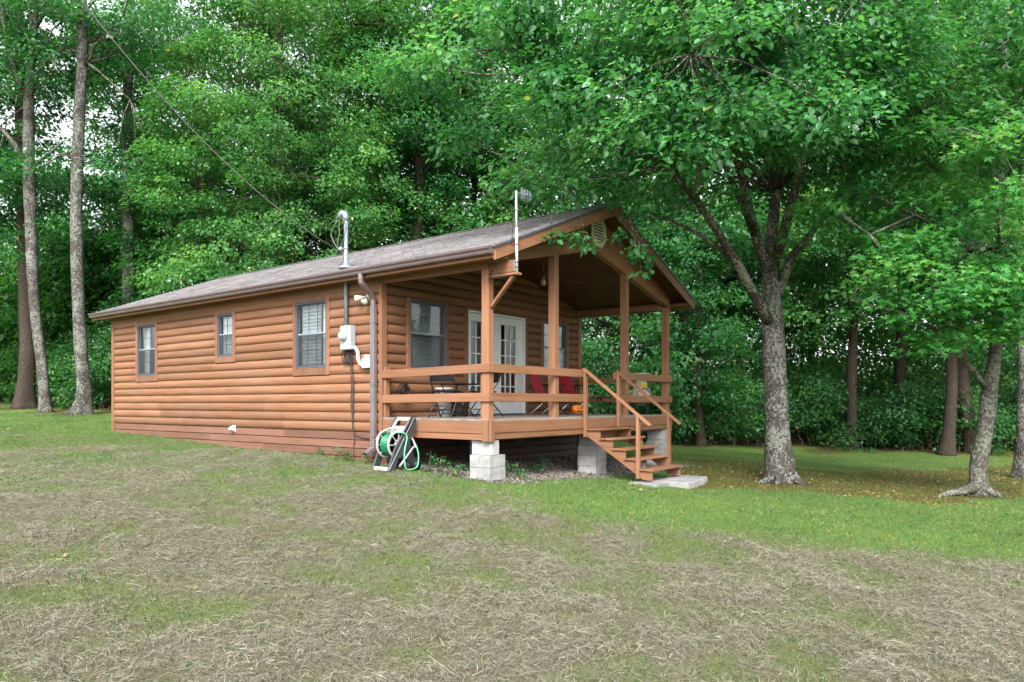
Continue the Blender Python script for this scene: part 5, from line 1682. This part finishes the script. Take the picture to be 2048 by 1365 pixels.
# --- the wood behind, and the brush along its edge: masses nobody could count
def wood_mass():
    r = np.random.default_rng(77)
    n = 2700
    Z = r.uniform(31, 42, n)
    X = r.uniform(-.86, .92, n) * Z
    top = np.where(X / Z < -.48, 8.0, np.where(X / Z < -.12, 12.0, np.where(X / Z < .25, 12.5, 12.5))) + 3.5 * (fbm(X * .25, Z * .25 + 5, 3) - .5) * 2
    H = r.random(n) ** 1.15 * top
    x, y = c2w(X, Z)
    g = gz(x, y)
    K = np.stack([x, y, g + H], 1)
    Rc = r.uniform(.9, 1.6, n)
    C, A, Nn, S, tint = clump_leaves(K, Rc, 105, (CAM[0] + FWD[0] * 60, CAM[1] + FWD[1] * 60, 0), r, .25, .5, flat=.6)
    me = leaf_cloud('woods', C, A, Nn, S, tint, 'oval4', 'leaf_wood')
    o = bpy.data.objects.new('woods', me); col.objects.link(o)
    tag(o, 'deep green wood closing off the view behind the cabin', 'woods', kind='stuff')
wood_mass()
def brush_mass():
    r = np.random.default_rng(78)
    n = 2000
    px = r.uniform(-250, 2350, n)
    fe = np.interp(px, *FE)
    Z = fe + .2 + 2.6 * (fbm(px * .012, px * 0 + 3, 3) - .35) + np.abs(r.normal(0, 2.8, n))
    X = (px - CX) / F * Z
    top = .3 + 4.2 * (fbm(X * .5, Z * .5, 3) - .2) + .35 * (Z - fe)
    H = r.random(n) ** .8 * np.minimum(top, 4.5)
    # keep the foot of the wood open and shadowed on the right: bare stems, few leaves
    keep = ((H > .55) | (r.random(n) < .45)) & (fbm(X * .7 + 3, Z * .7, 3) > .33)
    x, y = c2w(X, Z)
    out = ~((x > -1.2) & (x < W + 1.0) & (y > -3) & (y < LEN + 1.5)) & keep
    x, y, H = x[out], y[out], H[out]
    K = np.stack([x, y, gz(x, y) + H + .1], 1)
    Rc = r.uniform(.4, .85, len(K))
    C, A, Nn, S, tint = clump_leaves(K, Rc, 120, (CAM[0] + FWD[0] * 60, CAM[1] + FWD[1] * 60, 0), r, .12, .4, flat=.6)
    C[:, 2] = np.maximum(C[:, 2], gz(C[:, 0], C[:, 1]) + .03); tint = np.clip(tint + .5 * (fbm(C[:, 0] * .5, C[:, 1] * .5, 2) - .5), 0, 1); S = S * (.7 + .7 * fbm(C[:, 0] * .6 + 9, C[:, 1] * .6, 2))
    me = leaf_cloud('undergrowth', C, A, Nn, S, tint, 'oval4', 'leaf_brush')
    o = bpy.data.objects.new('undergrowth', me); col.objects.link(o)
    tag(o, 'shadowy green undergrowth along the foot of the wood', 'undergrowth', kind='stuff')
    # bare stems and fallen twigs in it
    mb = MB()
    rr_ = np.random.default_rng(79)
    for i in range(330):
        p = rr_.uniform(-100, 2200); f = float(np.interp(p, *FE))
        Zq = f + abs(rr_.normal(.5, 1.4)); xx, yy = spot(p, Zq)
        if -1 < xx < W + 1 and -3 < yy < LEN + 1.5: continue
        z = g1(xx, yy)
        h = rr_.uniform(.2, 1.3); a = rr_.uniform(0, 6.28); ln = rr_.uniform(.0, 1.1) * h
        q = Vector((xx + math.cos(a) * ln, yy + math.sin(a) * ln, z + h))
        limb(mb, (xx, yy, z - .05), q, rr_.uniform(.004, .012), .002, rr_, .0, 4, .16)
    o = mb.build('brushwood', 'dry_stem')
    tag(o, 'grey brushwood and bare stems under the edge of the wood', 'brushwood', kind='stuff')
brush_mass()
def leaf_litter():
    r = np.random.default_rng(91); n = 60000
    x, y, r = scatter(n, (6, 30), (-.8, .85), 91)
    hay, moss, litt, grav, n1, n2, n3 = zones(x, y)
    k = (r.random(n) < .5 * moss + .16 * litt + .6 * grav + .002) & off_house(x, y)
    deckk = (np.random.default_rng(5).random(5000))
    x, y = x[k], y[k]
    r2 = np.random.default_rng(92)
    xu, yu = r2.uniform(0, 6.4, 2500), r2.uniform(-2.6, 0, 2500)
    x, y = np.concatenate([x, xu]), np.concatenate([y, yu]); m = len(x)
    C = np.stack([x, y, gz(x, y) + .012], 1)
    A = r.normal(0, 1, (m, 3)); A[:, 2] *= .25
    Nn = r.normal(0, .35, (m, 3)); Nn[:, 2] += 1
    me = leaf_cloud('leaf_litter', C, A, Nn, r.uniform(.03, .075, m), r.random(m), 'oval4', 'litter')
    o = bpy.data.objects.new('leaf_litter', me); col.objects.link(o)
    tag(o, 'fallen brown leaves lying under the porch and the trees', 'fallen leaves', kind='stuff')
leaf_litter()
def weeds():
    r = np.random.default_rng(95); Cs = []; mb = MB()
    spots_ = [(.3 + .9 * r.random() * 1.4, -2.5 - .0 + r.uniform(-.15, .3)) for _ in range(4)] + [(r.uniform(-.25, .0), r.uniform(-2.2, -1.0)) for _ in range(6)] + [(2.0, -1.9), (2.1, -1.8), (2.05, -2.0), (1.9, -1.95)] + [(r.uniform(-.35, -.08), r.uniform(.1, 1.2)) for _ in range(6)]
    K, Rr = [], []
    for x, y in spots_:
        z = g1(x, y); h = r.uniform(.12, .34)
        for q in range(3):
            a = r.uniform(0, 6.28); p = Vector((x + .08 * math.cos(a), y + .08 * math.sin(a), z + h * r.uniform(.7, 1.1)))
            mb.tube([(x, y, z - .02), ((x + p.x) / 2, (y + p.y) / 2, z + h * .6), p], [.004, .003, .002], 4)
            K.append(tuple(p)); Rr.append(.07)
    K = np.array(K); K[:, 2] -= .04
    C, A, Nn, S, tint = clump_leaves(K, np.array(Rr), 9, (0, 0, 0), r, .05, .2, flat=1.1, tint0=.3)
    me = leaf_cloud('weeds', C, A, Nn, S, tint, 'oval4', 'leaf_forest')
    o = bpy.data.objects.new('weeds', me); col.objects.link(o); tag(o, 'small weeds along the edge of the deck', 'weeds', kind='stuff')
    s = mb.build('weed_stems', 'dry_stem', o)
weeds()
